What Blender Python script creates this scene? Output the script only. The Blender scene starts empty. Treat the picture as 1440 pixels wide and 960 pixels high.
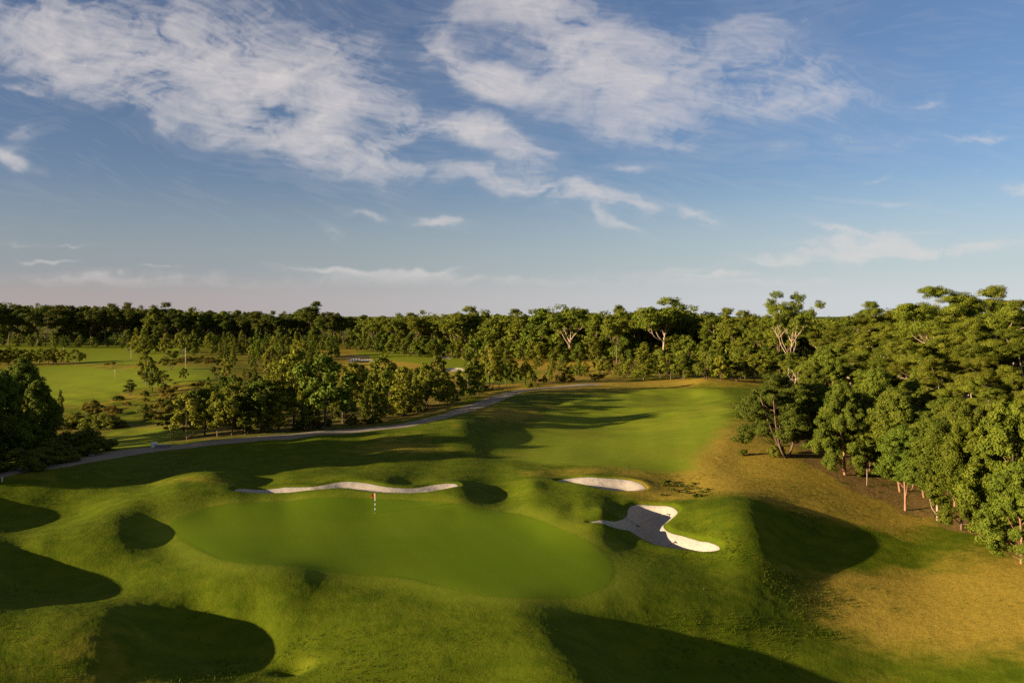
import bpy, math, random
import numpy as np

C = bpy.context.scene.collection
R = math.radians
rng = np.random.default_rng(11)

# ------------------------------------------------------------------ camera numbers (photograph pixels, 1440 x 960)
CAM_Z, FPX, HORIZON = 22.0, 1200.0, 443.0
PITCH = math.atan((480.0 - HORIZON) / FPX)


def ray(px, py):
    """World direction (unit forward component) of a pixel of the photograph."""
    xc, yc = (px - 720.0) / FPX, (480.0 - py) / FPX
    fwd = math.cos(PITCH) + yc * math.sin(PITCH)
    up = -math.sin(PITCH) + yc * math.cos(PITCH)
    return xc / fwd, up / fwd            # x and z per metre of y


def at_z(px, py, z):
    ux, uz = ray(px, py)
    d = (z - CAM_Z) / uz
    return ux * d, d


def at_y(px, py, y):
    ux, uz = ray(px, py)
    return ux * y, CAM_Z + uz * y


# ------------------------------------------------------------------ value noise
def _hash(ix, iy, seed):
    h = (ix.astype(np.int64) * 374761393 + iy.astype(np.int64) * 668265263 + seed * 982451653) & 0xFFFFFFFF
    h = ((h ^ (h >> 13)) * 1274126177) & 0xFFFFFFFF
    h = ((h ^ (h >> 16)) * 2246822519) & 0xFFFFFFFF
    return ((h ^ (h >> 15)) & 0xFFFFFF) / float(0xFFFFFF)


def vnoise(x, y, seed=0):
    x, y = np.asarray(x, float), np.asarray(y, float)
    ix, iy = np.floor(x), np.floor(y)
    fx, fy = x - ix, y - iy
    fx, fy = fx * fx * fx * (fx * (fx * 6 - 15) + 10), fy * fy * fy * (fy * (fy * 6 - 15) + 10)
    a, b = _hash(ix, iy, seed), _hash(ix + 1, iy, seed)
    c, d = _hash(ix, iy + 1, seed), _hash(ix + 1, iy + 1, seed)
    return (a * (1 - fx) + b * fx) * (1 - fy) + (c * (1 - fx) + d * fx) * fy


def fbm(x, y, seed=0, octv=4, gain=0.5, lac=2.03):
    s, amp, tot = 0.0, 1.0, 0.0
    for i in range(octv):
        s = s + amp * vnoise(x, y, seed + i * 17)
        tot += amp
        amp *= gain
        x, y = x * lac + 13.7, y * lac - 7.1
    return s / tot


def sstep(a, b, x):
    t = np.clip((x - a) / (b - a), 0, 1)
    return t * t * (3 - 2 * t)


# ------------------------------------------------------------------ the lie of the land: surveyed spot heights, (pixel x, pixel y, height)
SPOTS = [
    # the putting green
    (300, 735, .15), (400, 722, .1), (520, 722, 0), (640, 728, -.2), (750, 752, 0), (400, 765, .25), (550, 770, 0), (700, 790, .1),
    (800, 790, .15), (840, 815, 0), (600, 820, .25), (480, 795, .35), (330, 765, .35), (740, 838, .5), (650, 845, .6),
    # berm behind the green, under the long bunker
    (290, 692, 1.5), (335, 697, 1.2), (380, 698, 1.0), (430, 694, 1.0), (475, 688, 1.2), (520, 692, .9), (560, 697, .7), (610, 694, .8), (640, 690, 1.4),
    # left ridge
    (-60, 762, 1.8), (0, 757, 1.8), (60, 752, 1.8), (110, 742, 1.7), (150, 725, 1.6), (185, 704, 1.6), (240, 694, 1.5),
    (-150, 765, 1.2), (-250, 770, .2), (-350, 780, -.4), (-480, 800, -.6), (-300, 830, .6), (-420, 860, .2), (-300, 730, .0),
    (170, 775, .6), (215, 790, .5), (270, 800, .6), (150, 752, 1.2), (172, 738, 1.65), (205, 752, .0), (225, 757, -.2), (262, 768, .3), (230, 735, .7), (280, 745, .3), (290, 712, .7),
    # hollow with the big shadow at the left edge
    (-150, 815, 2.6), (-95, 802, 2.7), (-50, 818, 1.9), (-100, 850, 2.4), (10, 805, -.5), (60, 820, -.8), (120, 828, -.65), (165, 834, -.5), (215, 835, .1), (70, 785, .3), (120, 795, .2), (30, 838, -.2), (100, 842, -.2),
    # near left mound
    (-60, 852, 1.9), (0, 849, 1.7), (80, 851, 1.75), (150, 855, 1.6), (195, 862, 1.0), (110, 890, 1.5), (170, 900, 1.0), (0, 920, 1.3), (80, 955, .8), (170, 950, .2), (215, 890, -.2),
    # hollow to the right of it
    (260, 885, -1.2), (300, 905, -1.7), (350, 895, -1.4), (285, 940, -.7), (240, 965, .1), (340, 960, -.3), (300, 1000, .1), (370, 918, -1.3), (405, 900, -.6), (415, 935, -1.0), (450, 915, -.4), (480, 950, -.3), (330, 862, -.1), (250, 848, .5),
    # hump in front of the green
    (345, 806, .9), (395, 812, .85), (300, 825, .75), (440, 845, .0), (390, 860, .1), (430, 815, .8), (500, 850, .2),
    # plateau in front
    (560, 880, .3), (640, 900, .4), (560, 950, 0), (700, 950, .2), (735, 865, .8), (775, 895, .6), (820, 935, .5), (870, 990, .4),
    (800, 866, -.1), (850, 895, -1.0), (900, 925, -2.0), (960, 955, -2.9), (1000, 925, -2.9), (1060, 915, -2.9), (1130, 925, -3.0), (1180, 935, -3.2),
    (850, 845, 0), (900, 850, -.45), (980, 868, -1.15), (900, 825, -.2), (960, 815, -.45), (1000, 840, -.95), (1060, 860, -1.6), (1080, 832, -1.5), (1040, 885, -1.8),
    (1150, 870, -2.8), (1200, 900, -3.2), (1260, 960, -3.6), (1100, 990, -3.6),
    # valley and dry slope on the right
    (1180, 830, -2.5), (1250, 840, -2.7), (1330, 815, -2.6), (1440, 808, -1.5), (1300, 880, -2.8), (1400, 900, -2.2), (1440, 960, -2.4), (1350, 950, -3.0), (1290, 795, -3.1), (1400, 790, -1.8),
    (1550, 850, -.8), (1600, 960, -1.2), (1560, 740, .2),
    # mound right of the star bunker
    (985, 708, 1.4), (1040, 711, 1.5), (1066, 722, 1.25), (1080, 745, .9), (1068, 768, .2), (1035, 764, .5), (1010, 738, .9), (975, 735, .2), (1050, 748, 1.1),
    (1112, 745, -.7), (1140, 760, -1.6), (1180, 777, -2.2), (1240, 797, -2.8), (1110, 785, -2.3), (1140, 805, -2.0), (1055, 788, -.7), (1090, 812, -1.5), (1120, 828, -1.9), (1020, 790, -.9), (1200, 812, -2.6),
    (1120, 712, .0), (1160, 722, -.6), (1210, 745, -1.6), (1270, 770, -2.4), (1340, 780, -2.4),
    # dry hill under the edge of the wood
    (1040, 655, .8), (1100, 648, 1.2), (1070, 680, .8), (1120, 690, .3), (1160, 676, .2), (1200, 690, -.5), (1272, 717, -1.6), (1340, 745, -2.0), (1430, 778, -1.9),
    (1200, 640, .8), (1300, 650, -.2), (1440, 690, -1.0), (1440, 600, 1), (1250, 560, 2), (1120, 590, 1.6), (1440, 540, 2), (1100, 540, 2), (1600, 600, 2),
    # bunkers, their lips and the hollows round them
    (655, 686, 1.35), (668, 694, .3), (690, 702, -.9), (715, 704, -.7), (735, 712, .25), (700, 716, .2), (690, 684, .8), (760, 702, .8), (800, 712, .9), (845, 704, 2.3), (820, 697, 1.8),
    (872, 718, -.5), (785, 716, 1.2), (805, 726, -.2), (830, 732, -.3), (905, 718, -.4), (930, 752, -.9), (985, 769, -1.1), (870, 760, -.5), (920, 780, -.45), (980, 790, -.7), (950, 718, .2),
    (750, 669, 2.2), (772, 670, .7), (790, 672, .3), (790, 680, .9), (850, 680, .9), (900, 684, 1.0), (830, 666, 1.3), (920, 672, .7), (880, 694, .9), (770, 690, .6),
    (965, 688, -.1), (945, 680, .3), (1000, 692, .9), (950, 702, .9),
    # behind the left ridge
    (0, 735, -1.2), (60, 733, -1.6), (110, 727, -1.0), (-80, 742, 1.4), (-90, 702, 2.0), (-150, 720, 1.6),
    (0, 674, 1.7), (60, 666, 1.8), (130, 656, 1.8), (190, 646, 1.3), (90, 690, .2), (150, 688, -.1), (205, 686, -.2), (215, 672, .3), (0, 705, .2), (50, 712, .0),
    (245, 680, 2.0), (290, 671, 1.9), (325, 664, 1.7), (300, 684, 1.6), (330, 676, .6), (360, 676, .3), (400, 668, 1.1), (370, 690, .3), (250, 655, .6), (300, 650, .3),
    (430, 672, .9), (500, 668, 1.1), (545, 672, 1.4), (575, 676, .9), (590, 670, .4), (630, 674, .7), (480, 660, .6), (400, 650, .2),
    # bank between the path and the fairway
    (300, 625, 1.3), (380, 620, 1.7), (450, 616, 2.0), (540, 612, 2.0), (600, 606, 2.4), (650, 592, 3.0), (700, 575, 2.5), (760, 551, 2.3), (820, 541, 2.3),
    (580, 630, 1.1), (540, 636, .7), (620, 640, .2), (420, 636, .8), (500, 645, .2), (690, 640, -.3), (740, 645, -.3), (680, 612, 1.0), (740, 620, -.5), (800, 628, -.4), (720, 596, .7), (780, 600, -.3), (780, 572, .9), (840, 560, .8),
    (660, 656, .6), (720, 655, .6), (790, 652, .7),
    # fairway and its end
    (850, 640, .0), (930, 640, .8), (880, 610, -.2), (970, 605, 1.1), (920, 580, .5), (990, 580, 1.9), (900, 560, .6), (970, 556, .7), (1040, 575, 2.9), (1020, 620, 2.2),
    (870, 540, 2.1), (930, 539, 2.0), (985, 535, 2.8), (1035, 541, 2.3), (1080, 545, 2.0), (920, 655, .6), (980, 650, 1.3),
    # the cart path
    (0, 664, .9), (100, 648, .7), (215, 632, .4), (300, 622, .8), (400, 615, 1.1), (500, 606, 1.2), (570, 599, 1.3), (620, 588, 1.3), (680, 568, 1.2), (740, 547, 1.2), (800, 541, 1.7),
    (-120, 680, 1.0),
    # low ground left of the path
    (100, 630, -2.2), (0, 640, -2.6), (190, 612, -2.6), (300, 596, -1.6), (400, 592, -1), (500, 588, -.4), (560, 578, 0), (640, 556, 0), (-150, 640, -2.5),
    (100, 565, -4.8), (200, 545, -2.6), (280, 532, -.8), (150, 522, -2.8), (60, 524, -5.2), (20, 545, -6.2), (240, 518, -1.0), (250, 560, -2.6), (350, 550, -2.2), (450, 545, -1.6), (-100, 560, -3),
    (60, 492, -1.6), (200, 490, -1.6), (130, 500, -3), (100, 480, .0), (300, 490, -1.0), (400, 500, -2), (300, 475, 0),
    (560, 502, -2), (640, 512, -2.2), (700, 508, -1.6), (480, 508, -3.6), (520, 512, -3.4), (600, 490, -.5), (560, 530, -1.6), (740, 500, -.2), (780, 515, -.6), (700, 530, -.6),
    (868, 506, 1.6), (850, 515, .6), (905, 515, .6), (820, 520, -.4), (920, 522, .2), (850, 530, .2), (1000, 515, .6), (480, 487, .4), (800, 495, .4), (1000, 495, 1.5),
]
FAR = [(-2500, 900, -2), (2500, 900, -2), (0, 1300, -1), (-1200, 1300, -1), (1200, 1300, -1), (-600, 700, 1), (600, 700, 2), (500, 300, 3), (-400, 300, -3),
       (-120, 40, 3), (-60, 30, 1), (0, 30, 0), (40, 30, -5), (90, 40, -4), (-200, 120, 2), (200, 100, -1), (-150, 0, 2), (150, 0, -4), (0, -100, 0)]
_pts = [(*at_z(px, py, z), z) for px, py, z in SPOTS] + [tuple(map(float, f)) for f in FAR]
_P = np.array(_pts)


def _warp(x, y):
    """Survey points lie close together near by and far apart far off: measure distances on that scale."""
    d = np.sqrt(x * x + y * y + 30.0 ** 2)
    k = 1.0 / np.power(d / 100.0, 0.75)
    return x * k, y * k


def _kern(r2):
    return np.where(r2 < 1e-9, 0.0, 0.5 * r2 * np.log(np.maximum(r2, 1e-12)))


_WX, _WY = _warp(_P[:, 0], _P[:, 1])
_n = len(_P)
_K = _kern((_WX[:, None] - _WX[None]) ** 2 + (_WY[:, None] - _WY[None]) ** 2) + np.eye(_n) * 9.0
_A = np.zeros((_n + 3, _n + 3))
_A[:_n, :_n] = _K
_A[:_n, _n], _A[:_n, _n + 1], _A[:_n, _n + 2] = 1, _WX, _WY
_A[_n:, :_n] = _A[:_n, _n:].T
_W = np.linalg.solve(_A, np.concatenate([_P[:, 2], np.zeros(3)]))


DENTS = [(*at_z(412, 938, -.8), 1.2, .9, -.55), (*at_z(365, 812, .9), 4.5, 4.5, .45), (*at_z(835, 706, 1.9), 2.5, 2.0, .35),
         (*at_z(300, 668, 1.7), 3.5, 3.0, .5), (*at_z(500, 672, 1.0), 4.0, 2.6, .4), (*at_z(575, 676, .9), 2.4, 2.4, -.35), (*at_z(1000, 536, 2.6), 9.0, 8.0, 1.0)]


def base_height(x, y):
    x, y = np.asarray(x, float), np.asarray(y, float)
    shp = x.shape
    x, y = x.ravel(), y.ravel()
    out = np.empty_like(x)
    wx, wy = _WX.astype(np.float32), _WY.astype(np.float32)
    wk = (_W[:_n] * .5).astype(np.float32)
    for i in range(0, len(x), 3000):
        u, v = _warp(x[i:i + 3000], y[i:i + 3000])
        du, dv = u.astype(np.float32)[:, None] - wx, v.astype(np.float32)[:, None] - wy
        du *= du
        dv *= dv
        du += dv
        np.maximum(du, 1e-9, out=du)
        np.log(du, out=dv)
        dv *= du
        out[i:i + 3000] = dv @ wk + _W[_n] + _W[_n + 1] * u + _W[_n + 2] * v
    for dx_, dy_, rx_, ry_, dz_ in DENTS:
        out += dz_ * np.exp(-((x - dx_) / rx_) ** 2 - ((y - dy_) / ry_) ** 2)
    far = sstep(700, 1300, np.hypot(x, y))
    out = np.clip(out, -7, 8) * (1 - far) + -1.0 * far
    return out.reshape(shp)


def on_ground(pts, h=base_height):
    """World x, y of where the rays of these pixels meet the ground (the first slope that faces the camera)."""
    res = []
    for px, py in pts:
        ux, uz = ray(px, py)
        d = np.concatenate([np.arange(35, 160, .4), np.arange(160, 420, 1.2), np.arange(420, 1500, 5)])
        gap = CAM_Z + uz * d - h(ux * d, d)
        k = int(np.argmax(gap < 0)) if (gap < 0).any() else len(d) - 1
        if k:
            a, b = gap[k - 1], gap[k]
            t = a / (a - b) if a != b else 0
            dd = d[k - 1] + (d[k] - d[k - 1]) * min(max(t, 0), 1)
        else:
            dd = d[0]
        res.append((ux * dd, dd))
    return np.array(res)


def smooth_loop(p, n=8, closed=True):
    """Catmull-Rom through the points."""
    p = np.asarray(p, float)
    m = len(p)
    out = []
    for i in range(m if closed else m - 1):
        if closed:
            a, b, c, d = p[(i - 1) % m], p[i], p[(i + 1) % m], p[(i + 2) % m]
        else:
            a, b, c, d = p[max(i - 1, 0)], p[i], p[i + 1], p[min(i + 2, m - 1)]
        for k in range(n):
            t = k / n
            out.append(.5 * ((2 * b) + (-a + c) * t + (2 * a - 5 * b + 4 * c - d) * t * t + (-a + 3 * b - 3 * c + d) * t ** 3))
    if not closed:
        out.append(p[-1])
    return np.array(out)


def sdf(poly, x, y, pad=8.0, closed=True):
    """Signed distance to a closed loop (negative inside); 1e3 beyond its padded box."""
    x, y = np.asarray(x, float), np.asarray(y, float)
    out = np.full(x.shape, 1e3)
    lo, hi = poly.min(0) - pad, poly.max(0) + pad
    sel = (x > lo[0]) & (x < hi[0]) & (y > lo[1]) & (y < hi[1])
    qx, qy = x[sel], y[sel]
    d2 = np.full(qx.shape, 1e12)
    inside = np.zeros(qx.shape, bool)
    m = len(poly)
    for i in range(m if closed else m - 1):
        ax, ay = poly[i]
        bx, by = poly[(i + 1) % m]
        ex, ey = bx - ax, by - ay
        t = np.clip(((qx - ax) * ex + (qy - ay) * ey) / max(ex * ex + ey * ey, 1e-9), 0, 1)
        d2 = np.minimum(d2, (qx - ax - t * ex) ** 2 + (qy - ay - t * ey) ** 2)
        if closed:
            cr = (ay > qy) != (by > qy)
            inside ^= cr & (qx < (bx - ax) * (qy - ay) / (by - ay if by != ay else 1e-9) + ax)
    d = np.sqrt(d2)
    out[sel] = np.where(inside, -d, d)
    return out


# ------------------------------------------------------------------ outlines, as they stand in the photograph, laid on the ground
LOOPS = {
    'green': [(240, 737), (262, 722), (320, 708), (420, 703), (540, 702), (640, 708), (720, 722), (790, 744), (845, 772), (864, 800), (850, 826), (790, 842), (690, 838), (560, 812), (430, 798), (330, 790), (265, 765)],
    'bunker_long': [(330, 690), (345, 687), (395, 685.5), (440, 684), (478, 677.5), (512, 678.5), (545, 684.5), (580, 686), (610, 681.5), (638, 679.5), (643, 684), (612, 690), (575, 693), (535, 692), (500, 688), (478, 686), (440, 689), (400, 693), (360, 694)],
    'bunker_oval': [(783, 676), (800, 672.5), (840, 671), (880, 674), (903, 681), (905, 688), (880, 690), (840, 686), (810, 679)],
    'bunker_star': [(828, 734), (862, 732), (880, 727), (884, 714), (896, 709), (918, 710), (940, 711), (953, 719), (944, 729), (933, 738), (942, 748), (965, 754), (993, 761), (1012, 769), (1003, 774), (970, 773), (930, 767), (905, 757), (885, 746), (858, 739)],
    'bunker_back': [(626, 519), (640, 517), (650, 518), (652, 521), (640, 522.5), (628, 522)],
    'bunker_far': [(620, 502), (628, 500), (637, 501), (634, 504), (624, 504)],
    'fairway': [(960, 664), (905, 662), (850, 655), (760, 652), (700, 640), (700, 615), (760, 595), (790, 570), (850, 553), (930, 546), (1010, 549), (1028, 575), (1020, 600), (990, 630), (985, 655)],
    'fairway_far': [(500, 497), (540, 491), (600, 495), (660, 505), (720, 515), (760, 522), (740, 536), (690, 540), (650, 527), (620, 515), (560, 508)],
    'fairway_left': [(40, 517), (110, 514), (160, 519), (250, 515), (305, 520), (300, 535), (240, 541), (190, 548), (150, 562), (100, 570), (60, 560), (20, 540)],
    'lawn_left': [(0, 478), (120, 482), (200, 484), (260, 490), (240, 508), (130, 512), (60, 498), (0, 492)],
    'lawn_dip': [(150, 612), (190, 602), (260, 606), (225, 622), (170, 632), (150, 625)],
    'pond': [(490, 505.5), (505, 505), (520, 505), (522, 508.5), (505, 509.5), (492, 509)],
    'bare_hill': [(845, 512), (868, 500), (905, 505), (925, 520), (890, 527), (850, 525)],
}
LOOPS = {k: smooth_loop(on_ground(v), 6) for k, v in LOOPS.items()}
PATH = smooth_loop(on_ground([(-170, 690), (-60, 676), (0, 665), (60, 655), (130, 644), (215, 631), (300, 622), (400, 614), (500, 605), (560, 599), (605, 590), (650, 577), (690, 563), (725, 551), (775, 545), (830, 540)]), 8, False)
BUNKERS = {'bunker_long': .5, 'bunker_oval': .8, 'bunker_star': 1.35, 'bunker_back': .5, 'bunker_far': .4}


def bunker_cut(x, y, micro=True):
    dz = np.zeros(np.shape(x))
    masks = {}
    for k, dep in BUNKERS.items():
        d = sdf(LOOPS[k], x, y, 6)
        masks[k] = d
        ins = np.clip(-d, 0, None)
        # a turf lip stands over the sand, which is lowest a stride inside
        dz += np.where(d < 0, -dep * sstep(-.3, 2.4, ins), -dep * .035 * sstep(.5, 0, d) + .16 * sstep(0, .6, d) * np.exp(-np.clip(d - .6, 0, 50) ** 2 / 2.5))
    return dz, masks


def height(x, y):
    x, y = np.asarray(x, float), np.asarray(y, float)
    return base_height(x, y) + bunker_cut(x, y)[0]


def ground_z(x, y):
    return float(height(np.array([x]), np.array([y]))[0])


# ------------------------------------------------------------------ mesh helper
def mesh_from(name, verts, faces_idx, face_len, mat=None, smooth=True, attrs=None):
    me = bpy.data.meshes.new(name)
    verts = np.asarray(verts, np.float32)
    faces_idx = np.asarray(faces_idx, np.int32).ravel()
    if np.isscalar(face_len):
        nf = len(faces_idx) // face_len
        starts = np.arange(nf, dtype=np.int32) * face_len
        totals = np.full(nf, face_len, np.int32)
    else:
        totals = np.asarray(face_len, np.int32)
        nf = len(totals)
        starts = np.concatenate([[0], np.cumsum(totals)[:-1]]).astype(np.int32)
    me.vertices.add(len(verts))
    me.vertices.foreach_set('co', verts.ravel())
    me.loops.add(len(faces_idx))
    me.loops.foreach_set('vertex_index', faces_idx)
    me.polygons.add(nf)
    me.polygons.foreach_set('loop_start', starts)
    me.polygons.foreach_set('loop_total', totals)
    me.polygons.foreach_set('use_smooth', np.full(nf, smooth))
    for an, av in (attrs or {}).items():
        a = me.attributes.new(an, 'FLOAT', 'POINT')
        a.data.foreach_set('value', np.asarray(av, np.float32).ravel())
    if mat is not None:
        for m in (mat if isinstance(mat, (list, tuple)) else [mat]):
            me.materials.append(m)
    me.update(calc_edges=True)
    return me


def link(name, me, parent=None, **props):
    o = bpy.data.objects.new(name, me)
    C.objects.link(o)
    if parent is not None:
        o.parent = parent
    for k, v in props.items():
        if v:
            o[k] = v
    return o


# ------------------------------------------------------------------ materials
def new_mat(name):
    m = bpy.data.materials.new(name)
    m.use_nodes = True
    nt = m.node_tree
    nt.nodes.clear()
    return m, nt, nt.nodes, nt.links


class G:
    """Small helper for writing node graphs."""

    def __init__(self, nt):
        self.nt, self.N, self.L = nt, nt.nodes, nt.links

    def n(self, typ, ins=None, **props):
        nd = self.N.new(typ)
        for k, v in props.items():
            setattr(nd, k, v)
        for k, v in (ins or {}).items():
            s = nd.inputs[k]
            if hasattr(v, 'is_linked'):
                self.L.new(v, s)
            else:
                s.default_value = v
        return nd

    def math(self, op, a, b=0.0, clamp=False):
        return self.n('ShaderNodeMath', {0: a, 1: b}, operation=op, use_clamp=clamp).outputs[0]

    def attr(self, name):
        return self.n('ShaderNodeAttribute', attribute_name=name).outputs['Fac']

    def noise(self, vec, scale, detail=4, rough=.55, dist=0.0):
        return self.n('ShaderNodeTexNoise', {'Vector': vec, 'Scale': scale, 'Detail': detail, 'Roughness': rough, 'Distortion': dist}).outputs['Fac']

    def mix(self, fac, a, b):
        nd = self.n('ShaderNodeMix', data_type='RGBA')
        for i, v in ((0, fac), (6, a), (7, b)):
            s = nd.inputs[i]
            if hasattr(v, 'is_linked'):
                self.L.new(v, s)
            else:
                s.default_value = v if i == 0 else ((*v, 1) if len(v) == 3 else v)
        return nd.outputs[2]

    def ramp(self, fac, lo, hi, a=0.0, b=1.0):
        return self.n('ShaderNodeMapRange', {'Value': fac, 'From Min': lo, 'From Max': hi, 'To Min': a, 'To Max': b}, interpolation_type='SMOOTHSTEP').outputs[0]


def turf_material():
    m, nt, N, L = new_mat('turf')
    g = G(nt)
    pos = g.n('ShaderNodeNewGeometry').outputs['Position']
    fine = g.noise(pos, 2.6, 5, .7)
    mid = g.noise(pos, .45, 4, .6)
    big = g.noise(pos, .07, 4, .6, .6)
    blade = g.noise(g.n('ShaderNodeMapping', {'Vector': pos, 'Scale': (9, 9, 3)}).outputs[0], 1.0, 3, .7)
    green, fair, dry, scrub = g.attr('green'), g.attr('fairway'), g.attr('dry'), g.attr('litter')
    rough_c = g.mix(g.ramp(mid, .3, .7), (.054, .080, .0026), (.090, .110, .005))
    rough_c = g.mix(g.math('MULTIPLY', g.ramp(fine, .45, .75), .5), rough_c, (.098, .100, .008))
    rough_c = g.mix(g.math('MULTIPLY', g.ramp(blade, .5, .75), .55), rough_c, (.032, .056, .0025))
    dry_c = g.mix(g.ramp(fine, .3, .72), (.215, .155, .016), (.325, .222, .036))
    dry_c = g.mix(g.math('MULTIPLY', g.ramp(blade, .5, .8), .4), dry_c, (.085, .080, .008))
    fac = g.math('ADD', dry, g.math('MULTIPLY', g.math('SUBTRACT', big, .5), 1.3))
    fac = g.math('ADD', fac, g.math('MULTIPLY', g.math('SUBTRACT', mid, .5), .55))
    col = g.mix(g.ramp(fac, .2, .85), rough_c, dry_c)
    fair_c = g.mix(g.ramp(mid, .25, .75), (.125, .158, .008), (.155, .182, .013))
    fair_c = g.mix(g.math('MULTIPLY', g.ramp(big, .45, .7), .45), fair_c, (.18, .165, .016))
    sf = g.n('ShaderNodeSeparateXYZ', {0: pos})
    lane = g.math('SINE', g.math('ADD', g.math('MULTIPLY', sf.outputs[0], .95), g.math('MULTIPLY', sf.outputs[1], -.16)))
    fair_c = g.mix(g.math('MULTIPLY', g.ramp(lane, -.4, .4), .20), fair_c, (.100, .135, .006))
    col = g.mix(fair, col, fair_c)
    green_c = g.mix(g.ramp(big, .35, .65), (.084, .132, .0045), (.100, .145, .0060))
    # mower passes
    sx = g.n('ShaderNodeSeparateXYZ', {0: pos})
    swath = g.math('SINE', g.math('ADD', g.math('MULTIPLY', sx.outputs[0], 1.9), g.math('MULTIPLY', sx.outputs[1], .75)))
    green_c = g.mix(g.math('MULTIPLY', g.ramp(swath, -.3, .3), .16), green_c, (.080, .116, .0035))
    green_c = g.mix(g.math('MULTIPLY', g.ramp(fine, .4, .7), .25), green_c, (.112, .138, .006))
    col = g.mix(green, col, green_c)
    lit_c = g.mix(g.ramp(fine, .35, .65), (.140, .086, .025), (.24, .152, .048))
    lit_c = g.mix(g.ramp(mid, .55, .7), lit_c, (.075, .080, .012))
    col = g.mix(g.ramp(g.math('ADD', scrub, g.math('MULTIPLY', g.math('SUBTRACT', mid, .5), .6)), .3, .7), col, lit_c)
    smoothness = g.math('MAXIMUM', green, g.math('MULTIPLY', fair, .75))
    # sand and gravel, laid in where the distance to their outline falls below nothing
    ragged = g.math('MULTIPLY', g.math('SUBTRACT', fine, .5), .22)
    is_sand = g.ramp(g.math('ADD', g.attr('sand_edge'), ragged), .035, -.035)
    is_path = g.ramp(g.math('ADD', g.attr('path_edge'), g.math('MULTIPLY', ragged, 2.5)), .16, -.16)
    foot = g.noise(pos, 1.1, 4, .65, 1.2)
    sand_c = g.mix(g.ramp(fine, .3, .7), (.320, .272, .215), (.400, .345, .280))
    sand_c = g.mix(g.math('MULTIPLY', g.ramp(foot, .55, .75), .5), sand_c, (.27, .225, .172))
    path_c = g.mix(g.ramp(fine, .3, .7), (.185, .150, .112), (.285, .235, .180))
    path_c = g.mix(g.math('MULTIPLY', g.ramp(mid, .5, .75), .5), path_c, (.13, .105, .070))
    col = g.mix(is_path, g.mix(is_sand, col, sand_c), path_c)
    bare = g.math('MAXIMUM', is_sand, is_path)
    h = g.math('ADD', g.math('MULTIPLY', fine, .6), g.math('MULTIPLY', blade, .5))
    h = g.math('ADD', h, g.math('MULTIPLY', g.math('MULTIPLY', is_sand, foot), .9))
    st = g.math('MULTIPLY', g.math('SUBTRACT', 1.0, g.math('MAXIMUM', smoothness, g.math('MULTIPLY', bare, .45))), .5)
    bump = g.n('ShaderNodeBump', {'Height': h, 'Strength': g.math('ADD', st, .10), 'Distance': .12}).outputs[0]
    p = g.n('ShaderNodeBsdfPrincipled', {'Base Color': col, 'Roughness': .85, 'Specular IOR Level': .02, 'Normal': bump})
    L.new(p.outputs[0], g.n('ShaderNodeOutputMaterial').inputs[0])
    return m


def plain(name, col, rough=.6, spec=.3, var=.25, scale=6.0, metallic=0.0):
    m, nt, N, L = new_mat(name)
    g = G(nt)
    pos = g.n('ShaderNodeTexCoord').outputs['Object']
    f = g.noise(pos, scale, 4, .65)
    a, b = tuple(c * (1 - var) for c in col), tuple(min(1, c * (1 + var)) for c in col)
    p = g.n('ShaderNodeBsdfPrincipled', {'Base Color': g.mix(f, a, b), 'Roughness': rough, 'Specular IOR Level': spec, 'Metallic': metallic})
    L.new(p.outputs[0], g.n('ShaderNodeOutputMaterial').inputs[0])
    return m


TURF = turf_material()
SAND = GRAVEL = TURF


def water_material():
    m, nt, N, L = new_mat('pond_water')
    g = G(nt)
    pos = g.n('ShaderNodeNewGeometry').outputs['Position']
    bump = g.n('ShaderNodeBump', {'Height': g.noise(pos, 1.2, 3), 'Strength': .05, 'Distance': .05}).outputs[0]
    p = g.n('ShaderNodeBsdfPrincipled', {'Base Color': (.02, .025, .018, 1), 'Roughness': .05, 'Normal': bump})
    L.new(p.outputs[0], g.n('ShaderNodeOutputMaterial').inputs[0])
    return m


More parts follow.
